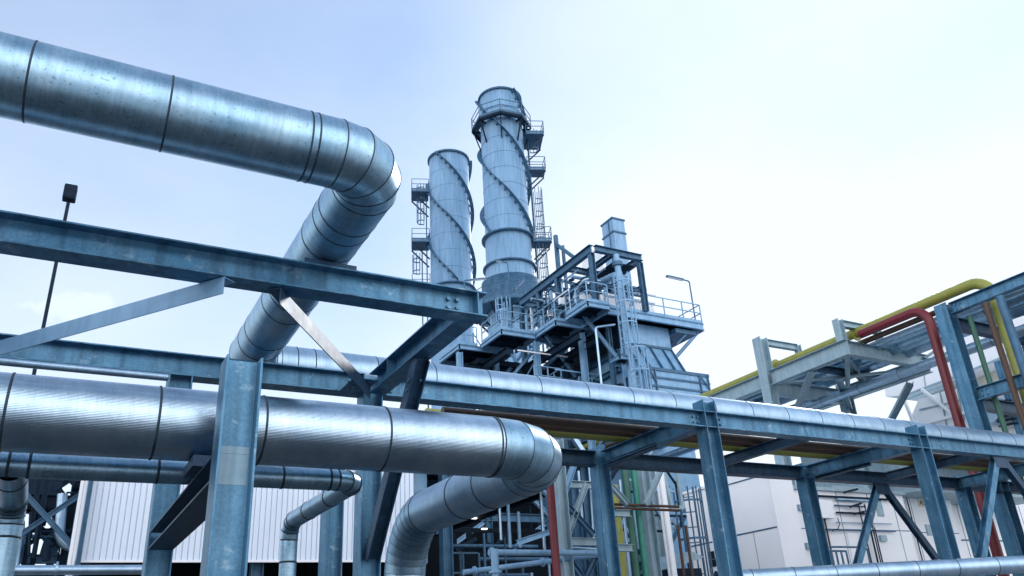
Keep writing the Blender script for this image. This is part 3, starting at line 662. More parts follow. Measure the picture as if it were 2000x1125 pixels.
for k in range(50):
    x, y, z = random.uniform(18.2, 23.4), random.uniform(33, 42), random.uniform(9, 16.6); r = random.choice((.04, .05, .07, .12))
    ax = random.choice('xyzy'); ln = random.uniform(1.5, 5); a = Vector((x, y, z)); dv_ = {'x': Vector((ln*.6, 0, 0)), 'y': Vector((0, ln, 0)), 'z': Vector((0, 0, -ln))}[ax]
    bpipe([a, a+dv_, a+dv_+{'x': Vector((0, .9, 0)), 'y': Vector((0, 0, -1.2)), 'z': Vector((.8, 0, 0))}[ax]], r, random.choice(('matt_cladding', PP, PS, DS)))
for k in range(46):   # thin rails, rods and struts in the shadow below the decks
    x, y, z = random.uniform(17.9, 23.5), random.uniform(32.5, 41), random.uniform(11.5, 16.2); a = Vector((x, y, z)); kk = k % 4; ln = random.uniform(1.2, 3.2)
    d_ = (Vector((ln, 0, 0)), Vector((0, 0, -ln)), Vector((ln*.6, 0, -ln*.7)), Vector((0, ln, -ln*.5)))[kk]
    bp(MB().bar(a, a+d_, .07, .07), 'strut', random.choice((PP, PP, 'matt_cladding', WP)))
for k in range(5):
    x, y, z = 18+k*1.1, 34-k*.35, 12.6+.6*(k % 3); rr = MB(); rail(rr, [(x, y, z), (x+1.6, y, z), (x+1.6, y+2, z)], r=.05, step=.7); bp(rr, 'railing', PP)
    bp(MB().bx(x, x+1.6, y, y+2, z-.08, z-.01), 'grating', DS)
for k in range(44):   # light lattice, cable runs and stays in the roof frame
    x, y, z = random.uniform(21.4, 25.0), random.uniform(30.2, 37), random.uniform(17.6, 19.8); a = Vector((x, y, z)); kk = k % 5; ln = random.uniform(.6, 1.7)
    d_ = (Vector((ln, 0, 0)), Vector((0, 0, -min(ln, z-17.2))), Vector((ln*.6, 0, -ln*.3)), Vector((0, ln, -ln*.3)), Vector((0, ln*1.5, 0)))[kk]
    bp(MB().bar(a, a+d_, .055, .055), 'strut', random.choice((PP, PS, 'matt_cladding', WP)))
for k in range(14):   # instrument boxes and lamps on the decks
    c = Vector((random.uniform(21.3, 24.5), random.uniform(29.8, 35), random.uniform(17.5, 18.6))); bp(MB().box(c, (.28, .18, .36)), 'instrument_box', random.choice((WP, WP, PP)))
for k in range(28):   # hand valves on the pipework
    c = Vector((random.uniform(21.3, 23.2), random.uniform(30, 35), random.uniform(17.5, 18.9)))
    bp(MB().tube([c, c+Vector((0, 0, .12))], .12, 10).tube([c+Vector((0, 0, .12)), c+Vector((0, 0, .34))], .03, 8).tube([c+Vector((0, 0, .34)), c+Vector((0, 0, .38))], .16, 12), 'valve', PS)
# cage ladders
l = MB(); lad(l, (22.7, 28.85, 14.3), 18.4, (0, -1, 0), .5, cage=(14.6, 18.3), r=.035); bp(l, 'cage_ladder', PP)
l = MB(); lad(l, (22.95, 28.7, 11.5), 15.0, (0, -1, 0), .5, cage=(12.2, 14.4), r=.035); bp(l, 'cage_ladder', PP)
q = P(975, 700, Y=39); l = MB(); lad(l, (q.x-.2, 38.2, 12), 20.6, (0, -1, 0), .55, cage=(17.6, 20.6), r=.04); lad(l, (q.x+.9, 38.4, 10), 16.8, (0, -1, 0), .55, cage=(12.5, 16), r=.04); bp(l, 'cage_ladder', PP)
deck(22.3, 23.0, 28.9, 29.7, 14.25, [], t=.16)
# stair on the left
b = MB(); p0, p1 = P(925, 685, Y=39), P(955, 735, Y=38)
for s in (0, .8): b.bar(p0+Vector((0, s, 0)), p1+Vector((0, s, 0)), .06, .26)
for k in range(9): c = p0+(p1-p0)*(k/8); b.box(c+Vector((0, .4, 0)), (.3, .8, .04))
rail(b, [p0, p1], r=.05); bp(b, 'stair', PS)
# big grey duct behind the left deck
bp(MB().tube([(22.9, 40.5, 12.2), (17, 40.5, 11.2)], 1.1, 24), 'flue_duct', PP)

# ---------------------------------------------------------------- machine hall under the boiler (dark)
hall = thing('machine_hall', 'dark open steel hall full of pipes below the boiler, behind the rack columns', 'industrial hall', (16, 30, 0))
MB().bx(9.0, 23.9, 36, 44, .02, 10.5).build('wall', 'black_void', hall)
for k in range(26):
    x = random.uniform(9, 23.5); y = random.uniform(30, 35.9); z = random.uniform(3, 10.2); ax = random.choice('xzxz'); r = random.choice((.06, .09, .13))
    a = Vector((x, y, z)); MB().tube([a, a+(Vector((random.uniform(2, 5), 0, 0)) if ax == 'x' else Vector((0, 0, -random.uniform(2, 5))))], r, 10).build('pipe', random.choice((PS, DS, DS, 'plant_paint')), hall)
for k in range(44):   # thin rods, stays and cable ladders between the rack and the hall
    y = random.uniform(18.5, 27); xx = random.uniform(1095, 1345); a = P(xx, random.uniform(925, 1060), Y=y); kk = k % 4; ln = random.uniform(.8, 2.4)
    d_ = (Vector((0, 0, -ln*1.6)), Vector((ln, 0, 0)), Vector((ln*.6, 0, ln*.7)), Vector((-ln*.5, 0, ln*.7)))[kk]
    MB().bar(a, a+d_, *((.07, .07) if k % 3 else (.13, .13))).build('strut', random.choice((PS, DS, PP, 'matt_cladding', GG)), hall)
for k in range(10):   # dark vessels and boxes
    y = random.uniform(23, 29); a = P(random.uniform(1090, 1340), random.uniform(960, 1090), Y=y); s_ = random.uniform(.3, .7)
    if k % 2: MB().tube([a, a+Vector((0, 0, -1.6))], s_*.6, 16).build('vessel', random.choice((DS, PS)), hall)
    else: MB().box(a, (s_*1.6, s_, s_*1.4)).build('cabinet', DS, hall)
for x in (10, 13, 16, 19, 22): hcol(MB(), x, 31, .02, 10.2, .3, .3).build('post', PS, hall)
for z in (4.8, 6.9, 9.9): MB().ibeam((9.5, 31, z), (23, 31, z), .34, .24, .03, .02).build('beam', PS, hall)
for x in (10, 13, 16, 19):
    MB().ibeam((x, 31, 4.9), (x+3, 31, 6.8), .16, .16, .02, .02).build('brace', PP, hall); MB().ibeam((x+3, 30.9, 7), (x, 30.9, 9.8), .16, .16, .02, .02).build('brace', PP, hall)

# ================================================================== LAMPS
def lamp(label, base, h, arm, L=1.1, rr=.04, tube=True, group=None):
    base = Vector(base); arm = Vector(arm); t = thing('lamp_post', label, 'lamp', base, group)
    top = base+Vector((0, 0, h)); MB().tube(flat(arcpath([base, top, top+arm*.45], .12, 4)), rr, 8).build('pole', PS, t)
    a = top+arm*.42; e = a+arm*L; hd = MB().bar(a, e, .16, .09).build('lamp_head', PS, t)
    MB().bar(a+arm*.05-Vector((0, 0, .06)), e-arm*.05-Vector((0, 0, .06)), .1, .03).build('diffuser', WP, hd)
    return t
lamp('tube lamp on a bent post at the right corner of the boiler deck', (28.62, 30.12, ZD+.12), 2.5, (-1, 0, .02), 1.15)
q = P(994, 556, Y=43.6); lamp('tube lamp on a thin post in front of the taller chimney', q, P(994, 514, Y=43.6).z-q.z, (-1, 0, 0), .5)
q = P(908, 590, Y=41); lamp('tube lamp on a thin post between the two chimneys', q, P(908, 548, Y=41).z-q.z, (.9, -.3, .12), 1.1)
q = P(1000, 640, Y=35.2); lamp('slanting bright lamp on a post by the lower left boiler deck', q, P(996, 575, Y=35.2).z-q.z, (.6, -.2, .7), 1.0)
fl = thing('lamp_post', 'tall thin floodlight mast with a square head behind the left beams', 'lamp', (P(137, 378, Y=22).x, 22, 0))
x, z = P(137, 378, Y=22).x, P(137, 393, Y=22).z
MB().tube([(x, 22, 0), (x, 22, z)], .045, 12).build('pole', DS, fl)
hd = MB().box((x, 21.95, z+.2), (.32, .30, .42)).build('lamp_head', DS, fl, bevel=.03)
MB().box((x, 21.79, z+.2), (.24, .012, .32)).build('diffuser', DS, hd)
MB().box((x, 21.95, z+.45), (.30, .26, .05)).build('lid', 'matt_cladding', hd)
# ================================================================== SHED (left, behind the big pipe)
sh = thing('shed', 'pale corrugated shed with an open dark base behind the ribbed pipe', 'shed', (4, 18, 0))
wz = 3.68
prof = []; x = .53
while x < 7.3:   # profiled sheet: flat pans with folded grooves between
    prof += [(x, 18.0), (x+.090, 18.0), (x+.096, 18.03), (x+.108, 18.03)]; x += .114
prof += [(7.35, 18.0), (7.35, 18.08), (.53, 18.08)]
wl = MB().prism([(a, b, wz) for a, b in prof], (0, 0, 6.2-wz)).build('wall', 'corrugated_sheet', sh)
MB().bx(.54, 7.37, 17.97, 18.05, wz-.05, wz-.004).build('edge_trim', WP, wl)
MB().bx(7.38, 7.95, 18.6, 18.66, wz, 6.2).build('wall', 'plant_paint', sh)
MB().bx(.46, .52, 18.01, 30, wz, 6.2).build('wall', 'corrugated_sheet', sh)
MB().bx(.3, 12.6, 17.8, 30, 6.21, 6.3).build('roof', 'dark_steel', sh)
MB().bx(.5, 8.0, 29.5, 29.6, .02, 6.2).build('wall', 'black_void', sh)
MB().bx(.40, .45, 17.85, 18.0, 0, 6.2).build('corner_post', WP, sh)
MB().bx(.33, .385, 17.85, 18.0, 0, 6.2).build('corner_post', WP, sh)
hcol(MB(), .505, 17.8, 0, 6.2, .085, .1).build('corner_post', 'plant_steel', sh)
for x in (3.9, 8.3, 12.4): hcol(MB(), x, 18.3, .02, 6.2, .25, .25).build('post', PS, sh)
# open bay at the right end: roof beams, hangers, back wall with bright gaps
for y in (18.4, 21, 24, 27): MB().ibeam((8, y, 6.0), (12.55, y, 6.0), .3, .2, .02, .014).build('roof_beam', PS, sh)
for x in (9, 10.5, 12): MB().ibeam((x, 18.6, 5.7), (x, 29, 5.7), .24, .18, .02, .014).build('roof_beam', DS, sh)
def gap(xa, ya, xb, yb): a, c = P(xa, ya, Y=29.4), P(xb, yb, Y=29.4); return (a.x, c.x, c.z, a.z)
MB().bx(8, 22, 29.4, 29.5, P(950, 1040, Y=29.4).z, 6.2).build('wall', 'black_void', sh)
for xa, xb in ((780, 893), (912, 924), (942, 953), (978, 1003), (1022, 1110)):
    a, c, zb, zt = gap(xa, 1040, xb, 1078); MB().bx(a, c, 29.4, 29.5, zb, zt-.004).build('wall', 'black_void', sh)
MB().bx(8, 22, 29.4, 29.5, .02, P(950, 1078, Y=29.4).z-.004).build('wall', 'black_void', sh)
for p, q in (((890, 1075), (930, 1052)), ((945, 1060), (985, 1075)), ((960, 1078), (985, 1046))): MB().bar(P(*p, Y=29.2), P(*q, Y=29.2), .12, .14).build('brace', DS, sh)
for k, (px_, py_) in enumerate(((925, 1012), (949, 1009), (946, 1033))):
    a = P(px_, py_, Y=24+k*1.5); l_ = thing('ceiling_lamp', ('small lit lamp at the left under the dark bay roof', 'small lit lamp right of its neighbour under the dark bay roof', 'lowest of three small lit lamps inside the dark bay')[k], 'lamp', a, 'lamps in the dark bay')
    MB().tube([a, a+Vector((0, 0, 5.7-a.z))], .012, 6).build('rod', DS, l_); MB().box(a, (.2, .09, .04)).build('lamp_body', 'lamp_glow', l_)
random.seed(5)
for k in range(26):
    y = random.uniform(19, 28); x = P(random.uniform(855, 1075), 1080, Y=y).x; z = random.uniform(2.6, 4.6)
    MB().tube([(x, y, z), (x, y, .5)], random.choice((.03, .04, .06)), 8).build('pipe', random.choice((PS, 'matt_cladding')), sh)
for k in range(8):
    y = random.uniform(20, 28); x = P(random.uniform(850, 980), 1080, Y=y).x; z = random.uniform(2.6, 5.2); MB().tube([(x, y, z), (x+random.uniform(2, 4), y, z)], random.choice((.04, .07)), 8).build('pipe', PS, sh)
# stair rails and a platform inside the bay
rr = MB(); a, c = P(872, 1080, Y=20), P(935, 1080, Y=20); rail(rr, [(a.x, 20, a.z-1.1), (c.x, 20, a.z-1.1)], r=.05, step=.5); rr.build('railing', PS, sh)
MB().bx(a.x, c.x, 20, 23, a.z-1.25, a.z-1.12).build('platform', DS, sh)
for xa, ya, xb, yb, m in ((990, 950, 1000, 1070, PP), (1055, 955, 1062, 1075, 'matt_cladding'), (975, 990, 977, 1055, 'matt_cladding'), (1012, 1000, 1030, 1070, PP)): 
    a = P(xa, ya, Y=19.5); MB().tube([a, (a.x, 19.5, P(xb, yb, Y=19.5).z)], .05, 8).build('hanger', m, sh)
for pts in (((858, 1045), (866, 1012)), ((1010, 1060), (1100, 1030))): MB().ibeam(P(*pts[0], Y=18.6), P(*pts[1], Y=18.6), .14, .12, .012, .012).build('brace', PP, sh)
# a pale building standing far beyond the bay
far = thing('building', 'pale distant building glimpsed through the dark bay of the shed', 'building', (22, 60, 0))
MB().bx(8, 34, 60, 66, 0, 9).build('wall', 'corrugated_sheet', far)
b = MB()
for z in (2.2, 4.6, 7): b.bx(8.5, 33.5, 59.9, 59.98, z, z+.9)
b.build('window', 'glass_dark', far)

# ================================================================== PIPES AND POSTS IN FRONT OF THE BAY
def vpipe(label, x, y, Y, r, mat, zt, zb=.05, **k):
    q = P(x, y, Y=Y); return pipe('riser_pipe', label, [(q.x, Y, zt), (q.x, Y, zb)], r, mat, n=14, **k)
vpipe('red riser beside a pale post, right of the big pipe elbow', 1077, 980, 14.2, .085, 'red_paint', 4.82)
vpipe('dark green riser, left one of the green pair under the rack', 1230, 1000, 15.5, .078, 'dark_green_paint', 5.6)
vpipe('bright green riser, right one of the green pair under the rack', 1247, 1000, 15.5, .078, 'green_paint', 5.6)
vpipe('thin yellow riser left of the green pair under the rack', 1206, 1000, 17, .085, 'yellow_paint', 5.4)
vpipe('thin silver riser just left of the green pair', 1222, 1040, 16.4, .035, 'matt_cladding', 5.4)
vpipe('white riser between the green pair and the white enclosures', 1306, 1040, 17, .08, 'white_panel', 5.9)
vpipe('narrow white riser right beside the thicker white one', 1297, 1040, 17.3, .035, 'white_panel', 5.9)
vpipe('rust brown conduit falling from the small frame, left of its pair', 1325, 1040, 18, .04, 'rust_steel', 4.6)
vpipe('rust brown conduit falling from the small frame, right of its pair', 1341, 1040, 18, .04, 'rust_steel', 4.6)
q0, q1 = P(1196, 984, Y=15.2), P(1328, 988, Y=15.2)
for k, l in ((0, 'upper of two level rust brown pipes crossing the green risers'), (1, 'lower of two level rust brown pipes crossing the green risers')):
    pipe('service_pipe', l, [(q0.x, 15.25, q0.z-.085*k), (q1.x, 15.25, q0.z-.085*k)], .032, 'rust_steel')
q0, q1 = P(955, 1079, Y=14.6), P(1180, 1082, Y=14.6)
pipe('service_pipe', 'level blue grey pipe with a flanged end in front of the dark bay', [(q0.x, 14.6, q0.z), (q1.x, 14.6, q0.z)], .058, PP, collars=[((q0.x+.06, 14.6, q0.z), (1, 0, 0))])
pipe('service_pipe', 'slightly sloping blue grey pipe in front of the dark bay, below the flanged one', [P(905, 1118, Y=15), P(1185, 1082, Y=15)], .052, PP, collars=[(P(927, 1115, Y=15), (1, 0, .15)), (P(1060, 1098, Y=15), (1, 0, .15))])
q = P(966, 1085, Y=14.3); pipe('riser_pipe', 'short blue grey riser joining the flanged pipe before the dark bay', [(q.x, 14.3, q.z+.12), (q.x, 14.3, .1)], .075, PP, collars=[((q.x, 14.3, q.z-.3), (0, 0, 1))])
q0, q1 = P(12, 1114, Y=17), P(290, 1113, Y=17)
pipe('service_pipe', 'silver pipe running level across the foot of the shed at the lower left', [(q0.x-3, 17, q0.z), (q1.x, 17, q0.z)], .085, 'matt_cladding', collars=[((P(110, 1114, Y=17).x, 17, q0.z), (1, 0, 0))])
# braced steel bent beside the red riser
bt = thing('braced_frame', 'pale braced steel frame between the big elbow and the first green risers', 'steel frame', (P(1098, 1000, Y=15).x, 15, 0))
xa, xb, xc = P(1097, 1000, Y=15).x, P(1186, 1000, Y=16).x, P(1264, 1000, Y=15.8).x
for x, y, m in ((xa, 15, GG), (xc, 15.8, GG), (xb+.4, 18, PS)): hcol(MB(), x, y, .02, 5.9, .24, .24).build('post', m, bt)
for p, q, m in (((1122, 905), (1095, 985), PP), ((1145, 945), (1103, 1060), GG), ((1105, 1085), (1135, 1125), PS), ((1165, 1085), (1145, 1125), PS), ((1195, 950), (1226, 985), GG), ((1290, 920), (1262, 985), GG), ((1050, 945), (1090, 985), PP), ((1110, 990), (1160, 1045), PS)):
    MB().ibeam(P(*p, Y=15.1), P(*q, Y=15.1), .11, .11, .012, .012).build('brace', m, bt)
for p, q in (((1104, 1058), (1172, 1060)), ((1090, 945), (1176, 950)), ((1104, 1085), (1168, 1082)), ((1200, 1002), (1230, 1004)), ((1205, 1070), (1235, 1072))):
    a, c = P(*p, Y=15.3), P(*q, Y=15.3); MB().ibeam(a, (c.x, 15.3, a.z), .16, .14, .015, .012).build('beam', GG, bt)
for p, q, r in (((1106, 1050), (1112, 1070), .03), ((1112, 1070), (1172, 1073), .03), ((1150, 900), (1160, 1060), .025), ((1130, 920), (1138, 1020), .03), ((1155, 930), (1163, 1040), .02)):
    MB().tube([P(*p, Y=15.6), P(*q, Y=15.6)], r, 8).build('pipe', 'matt_cladding', bt)
# small hut, ladder and frame left of the white enclosures
fr = thing('hanging_steelwork', 'small pale hanging frame above two rust brown conduits', 'steel frame', (P(1325, 1000, Y=18).x, 17.9, 3))
MB().bar(P(1296, 922, Y=17.8), P(1312, 993, Y=17.8), .08, .08).build('hanger', GG, fr); MB().bar(P(1322, 918, Y=17.8), P(1333, 992, Y=17.8), .08, .08).build('hanger', GG, fr); MB().bar(P(1308, 993, Y=17.8), P(1336, 990, Y=17.8), .10, .10).build('rung', GG, fr)
l = thing('cage_ladder', 'blue grey cage ladder rising beside the left edge of the white enclosures', 'ladder', (P(1345, 1000, Y=19.5).x, 19.5, 0))
mb = MB(); lad(mb, tuple(l['_org']), 6.0, (-.6, -.8, 0), .45, cage=(2.2, 5.9), r=.03); mb.build('ladder_frame', PS, l)
hx = P(1335, 1075, Y=18.6); hut = thing('hut', 'small dark hut with a pitched pale roof beside the white enclosures', 'hut', (hx.x, 18.6, 0))
rf = [P(1320, 1107, Y=18.3), P(1350, 1076, Y=18.3), P(1376, 1088, Y=18.3)]
MB().bx(rf[0].x+.05, rf[2].x, 18.5, 20, 0, rf[0].z-.02).build('wall', DS, hut)
MB().prism([rf[0], rf[1], rf[2]], (0, 1.6, 0)).build('roof', GG, hut)

# ================================================================== WHITE ENCLOSURES (right)
Yc = 18.0; cxr = P(1512, 985, Y=Yc).x
e1 = thing('enclosure', 'large white steel enclosure with seamed panels left of the rack columns', 'enclosure', (cxr, Yc, 0), 'white plant enclosures')
zt1 = 6.5
MB().bx(cxr, cxr+.95, Yc, Yc+2.9, .02, zt1).build('body', WP, e1)
yl = P(1340, 1000, X=cxr).y; zl_ = P(1365, 958, X=cxr).z
MB().bx(cxr+.003, cxr+2.2, Yc+2.91, yl, .02, zl_).build('body', WP, e1)
MB().bx(cxr-.06, cxr+2.2, Yc+2.92, yl+.1, zl_+.002, zl_+.09).build('roof', WP, e1)
zs = P(1470, 1039, X=cxr).z
b = MB()
for z in (zs, P(1450, 939, X=cxr).z): b.bx(cxr-.012, cxr-.001, Yc+.03, Yc+2.88, z-.022, z+.022)
zs2 = P(1385, 1060, X=cxr).z; b.bx(cxr-.012, cxr-.001, Yc+2.95, yl, zs2-.02, zs2+.02)
y2 = P(1475, 1060, X=cxr).y; b.bx(cxr-.008, cxr-.001, y2-.006, y2+.006, .1, zs-.03); b.build('panel_joint', PS, e1)
MB().bx(cxr-.05, cxr+.02, Yc-.05, Yc-.002, .02, zt1).build('corner_trim', WP, e1)
for (xa_, ya_, xb_, yb_) in ((1383, 1078, 1396, 1091), (1385, 1094, 1399, 1106)):
    a, c = P(xa_, ya_, X=cxr-.02), P(xb_, yb_, X=cxr-.02)
    MB().bx(cxr-.02, cxr-.002, min(a.y, c.y), max(a.y, c.y), min(a.z, c.z), max(a.z, c.z)).build('window', 'glass_dark', e1)
# equipment wall facing the viewer
Yw = 19.4
x0w, x1w = P(1520, 1000, Y=Yw).x, P(1770, 1000, Y=Yw).x
e2 = thing('enclosure', 'white equipment wall with cable runs and junction boxes between the rack columns', 'enclosure', (x0w, Yw, 0), 'white plant enclosures')
MB().bx(x0w, x1w, Yw, Yw+4, .02, 6.2).build('body', WP, e2)
def wall_rect(xa, ya, xb, yb, d, mat, nm, par, Yp=Yw, dz=.0):
    a, c = P(xa, ya, Y=Yp-d), P(xb, yb, Y=Yp-d)
    return MB().bx(min(a.x, c.x), max(a.x, c.x), Yp-d, Yp-.002-dz, min(a.z, c.z), max(a.z, c.z)).build(nm, mat, par)
wall_rect(1592, 976, 1632, 1012, .35, WP, 'junction_box', e2); wall_rect(1509, 948, 1548, 1015, .5, WP, 'junction_box', e2)
wall_rect(1512, 1030, 1552, 1128, .03, 'grey_green_steel', 'panel', e2); wall_rect(1535, 1108, 1560, 1122, .06, DS, 'vent', e2)
wall_rect(1708, 974, 1728, 1008, .04, 'grey_green_steel', 'hatch', e2); wall_rect(1626, 948, 1700, 958, .03, 'grey_green_steel', 'hatch', e2)
for y_, r_, m_, xa_, xb_ in ((968, .04, DS, 1585, 1740), (975, .05, 'matt_cladding', 1634, 1695), (987, .03, PS, 1630, 1690), (1001, .035, DS, 1634, 1706), (1034, .03, PS, 1612, 1748), (1020, .02, 'matt_cladding', 1634, 1740)):
    a, c = P(xa_, y_, Y=Yw-.1), P(xb_, y_, Y=Yw-.1); MB().tube([(a.x, Yw-.1, a.z), (c.x, Yw-.1, a.z)], r_, 10).build('cable_run', m_, e2)
for k, (x_, y_, yb_) in enumerate(((1676, 983, 1110), (1688, 985, 1110), (1695, 1010, 1110), (1702, 1020, 1110), (1708, 1030, 1110))):
    a, c = P(x_, y_, Y=Yw-.2), P(x_+28, yb_, Y=Yw-.2); MB().tube([a, (a.x, Yw-.2, .4)], .022, 8).build('cable_run', DS, e2)
for x_ in (1600, 1605, 1610): a = P(x_, 1012, Y=Yw-.2); MB().tube([a, (a.x, Yw-.2, .4)], .03, 8).build('cable_run', 'rust_steel', e2)
a = P(1636, 1012, Y=Yw-.2); pts = [a+Vector((0, 0, 0)), a+Vector((.03, 0, -.2)), a+Vector((-.1, 0, -.36)), a+Vector((-.4, 0, -.42))]; MB().tube(pts, .015, 8).build('cable_run', DS, e2)
for (xa_, ya_, xb_, yb_) in ((1648, 962, 1675, 955), (1660, 990, 1682, 983), (1668, 1004, 1688, 999)): MB().tube([P(xa_, ya_, Y=Yw-.25), P(xb_, yb_, Y=Yw-.25)], .035, 8).build('cable_run', DS, e2)
b = MB()
for x_ in (1548, 1604, 1640, 1700, 1748): q = P(x_, 1000, Y=Yw); b.bx(q.x-.012, q.x+.012, Yw-.006, Yw-.001, .1, 6.1)
for y_ in (1034, 958): q = P(1650, y_, Y=Yw); b.bx(x0w+.02, x1w-.02, Yw-.007, Yw-.0015, q.z-.014, q.z+.014)
b.build('panel_joint', PS, e2)
MB().bx(x0w-.05, x1w+.05, Yw-.12, Yw-.003, 6.1, 6.22).build('gutter', GG, e2)
wall_rect(1655, 1042, 1690, 1120, .05, WP, 'door', e2)
for xa_, ya_ in ((1560, 985), (1575, 1060), (1720, 1045)): wall_rect(xa_, ya_, xa_+14, ya_+12, .10, GG, 'vent', e2)
rl = thing('railing', 'blue tubular handrail in front of the white equipment wall', 'railing', (P(1615, 1110, Y=17.4).x, 17.4, 0))
mb = MB(); a = P(1612, 1076, Y=17.4); c = P(1652, 1074, Y=17.4)
for k in range(5): x = a.x+(c.x-a.x)*k/4; mb.tube([(x, 17.4, a.z), (x, 17.4, .1)], .03, 8)
mb.tube([(a.x, 17.4, a.z), (c.x, 17.4, a.z)], .03, 8); a = P(1612, 1068, Y=18.2); c = P(1692, 1066, Y=18.2); mb.tube(flat(arcpath([(a.x, 18.2, a.z), (c.x, 18.2, a.z), (c.x, 18.2, .1)], .12, 5)), .03, 8); mb.build('rail_tubes', PS, rl)
# sign wall
Ys = 20.2; xs0, xs1 = P(1752, 1000, Y=Ys).x, P(1862, 1000, Y=Ys).x
e3 = thing('enclosure', 'tall plain white enclosure carrying a small cream sign, right of the equipment wall', 'enclosure', (xs0, Ys, 0), 'white plant enclosures')
MB().bx(xs0, xs1, Ys, Ys+5, .02, 6.6).build('body', WP, e3)
for x_ in (1765,):
    a = P(x_, 950, Y=Ys-.08); MB().tube([(a.x, Ys-.08, 6.4), (a.x, Ys-.08, .3)], .022, 8).build('cable_run', DS, e3)
b = MB()
for x_ in (1782, 1812, 1842): q = P(x_, 1000, Y=Ys); b.bx(q.x-.012, q.x+.012, Ys-.006, Ys-.001, .1, 6.5)
q = P(1800, 1040, Y=Ys); b.bx(xs0+.02, xs1-.02, Ys-.007, Ys-.0015, q.z-.015, q.z+.015); b.build('panel_joint', PS, e3)
wall_rect(1808, 1024, 1822, 1046, .06, GG, 'hatch', e3)
sg = wall_rect(1791, 970, 1822, 991, .03, 'sign_plate', 'sign', e3, Ys)
cu = bpy.data.curves.new('lettering', 'FONT'); cu.body = 'AL'; cu.size = .25; cu.extrude = .003
a = P(1797, 986, Y=Ys-.034); tmp = bpy.data.objects.new('lettering', cu); to = bpy.data.objects.new('lettering', bpy.data.meshes.new_from_object(tmp)); bpy.data.objects.remove(tmp); COL.objects.link(to); to.parent = sg; to.location = a-Vector(sg['_org']); to.rotation_euler = (PI/2, 0, 0); to.data.materials.append(MATS['dark_steel'])
xt = P(1900, 1000, Y=19.5).x
e4 = thing('enclosure', 'white enclosure with a flat seam at the far right behind the low rack', 'enclosure', (xt, 19.5, 0), 'white plant enclosures')
MB().bx(xt-.4, xt+12, 21.0, 27, .02, 6.4).build('body', WP, e4)
b = MB(); z = P(1960, 975, Y=21).z; b.bx(xt-.4, xt+12, 20.985, 20.998, z-.03, z+.03); z = P(1880, 1055, Y=21).z; b.bx(xt-.4, xt+12, 20.985, 20.998, z-.03, z+.03)
for k in range(9): b.bx(xt+.3+k*1.1, xt+.325+k*1.1, 20.99, 20.999, .1, 6.3)
b.build('panel_joint', PS, e4)

# ================================================================== WHITE DUCTWORK BEHIND THE TALL RACK
dw = thing('air_duct', 'big white angular air ducts behind the tall rack columns', 'air duct', (30, 18, 0))
XD = 30.0
def side(px, X, dx, mat, nm, par=dw): return MB().prism([P(x, y, X=X) for x, y in px], (dx, 0, 0)).build(nm, mat, par)
side([(1727, 752), (1730, 775), (1765, 772), (1884, 727), (2050, 655), (2050, 560), (1900, 640), (1850, 668)], XD, 5, WP, 'hood')
side([(1766, 774), (1884, 729), (2020, 672), (2020, 745), (1870, 765), (1800, 778)], XD+1.2, 3, 'sign_plate', 'hood_underside')
side([(1770, 835), (1794, 780), (1850, 762), (1905, 757), (2010, 770), (2010, 900), (1790, 900)], XD-1.0, 4, WP, 'duct')
b = MB()
for p, q in (((1762, 772), (1786, 830)), ((1800, 760), (1900, 840)), ((1812, 826), (1905, 800)), ((1848, 764), (1870, 830))): b.bar(P(*p, X=XD-1.1), P(*q, X=XD-1.1), .10, .10)
b.build('stay', WP, dw)
b = MB()
for p, q in (((1766, 773), (1884, 728)), ((1770, 780), (1880, 738)), ((1728, 752), (1850, 668)), ((1884, 728), (1990, 686))): b.bar(P(*p, X=XD-.04), P(*q, X=XD-.04), .06, .07)
for p, q in (((1800, 702), (1808, 757)), ((1850, 670), (1862, 737)), ((1905, 640), (1922, 712))): b.bar(P(*p, X=XD-.03), P(*q, X=XD-.03), .03, .03)
for p, q in (((1836, 766), (1850, 836)), ((1796, 800), (1905, 775)), ((1870, 760), (1886, 836))): b.bar(P(*p, X=XD-1.03), P(*q, X=XD-1.03), .04, .04)
b.build('panel_joint', 'grey_green_steel', dw)
a, c = P(1940, 790, X=XD-1.3), P(1985, 825, X=XD-1.3)
lv = MB()
for k in range(6): z = c.z+(a.z-c.z)*k/5; lv.bar((XD-1.3, a.y, z), (XD-1.3, c.y, z), .2, .05)
lv.build('louvre', DS, dw)
MB().tube([P(1925, 800, X=XD-1.6), P(1925, 800, X=XD-1.6)+Vector((3, 0, 0))], .5, 20).build('fan_casing', 'matt_cladding', dw)
lb = thing('plant_roof', 'low grey roof with dark caps just above the rack pipe at the right', 'roof', (26, 19, 0))
q = P(1900, 850, Y=19); MB().bx(27.5, 36, 19, 24, 6.2, q.z).build('roof_body', GG, lb)

# ================================================================== STEEL LATTICE (far left)
lt = thing('steel_lattice', 'dark steel lattice with pipes and vessels left of the shed', 'steel frame', (P(90, 1100, Y=24).x, 24, 0))
Y0 = 24
def lm(p, q, w=.16, mat=DS, Y=Y0, nm='brace'): return MB().ibeam(P(*p, Y=Y), P(*q, Y=Y), w, w, .02, .02).build(nm, mat, lt)
for p, q, w_, m, Y in (((38, 952), (152, 1078), .12, PS, 23), ((22, 1056), (178, 952), .12, PS, 23.4), ((48, 1068), (158, 996), .1, DS, 25), ((72, 1022), (118, 1068), .1, DS, 25), ((40, 985), (60, 1000), .12, DS, 25), ((140, 940), (178, 980), .12, DS, 25)): lm(p, q, w_, m, Y)
for x, w_, m in ((150, .14, PS), (137, .18, DS), (62, .10, DS), (78, .10, DS), (30, .1, PS)):
    q = P(x, 1020, Y=24.6); hcol(MB(), q.x, 24.6, .02, 7.6, w_*1.2, w_*1.2).build('post', m, lt)
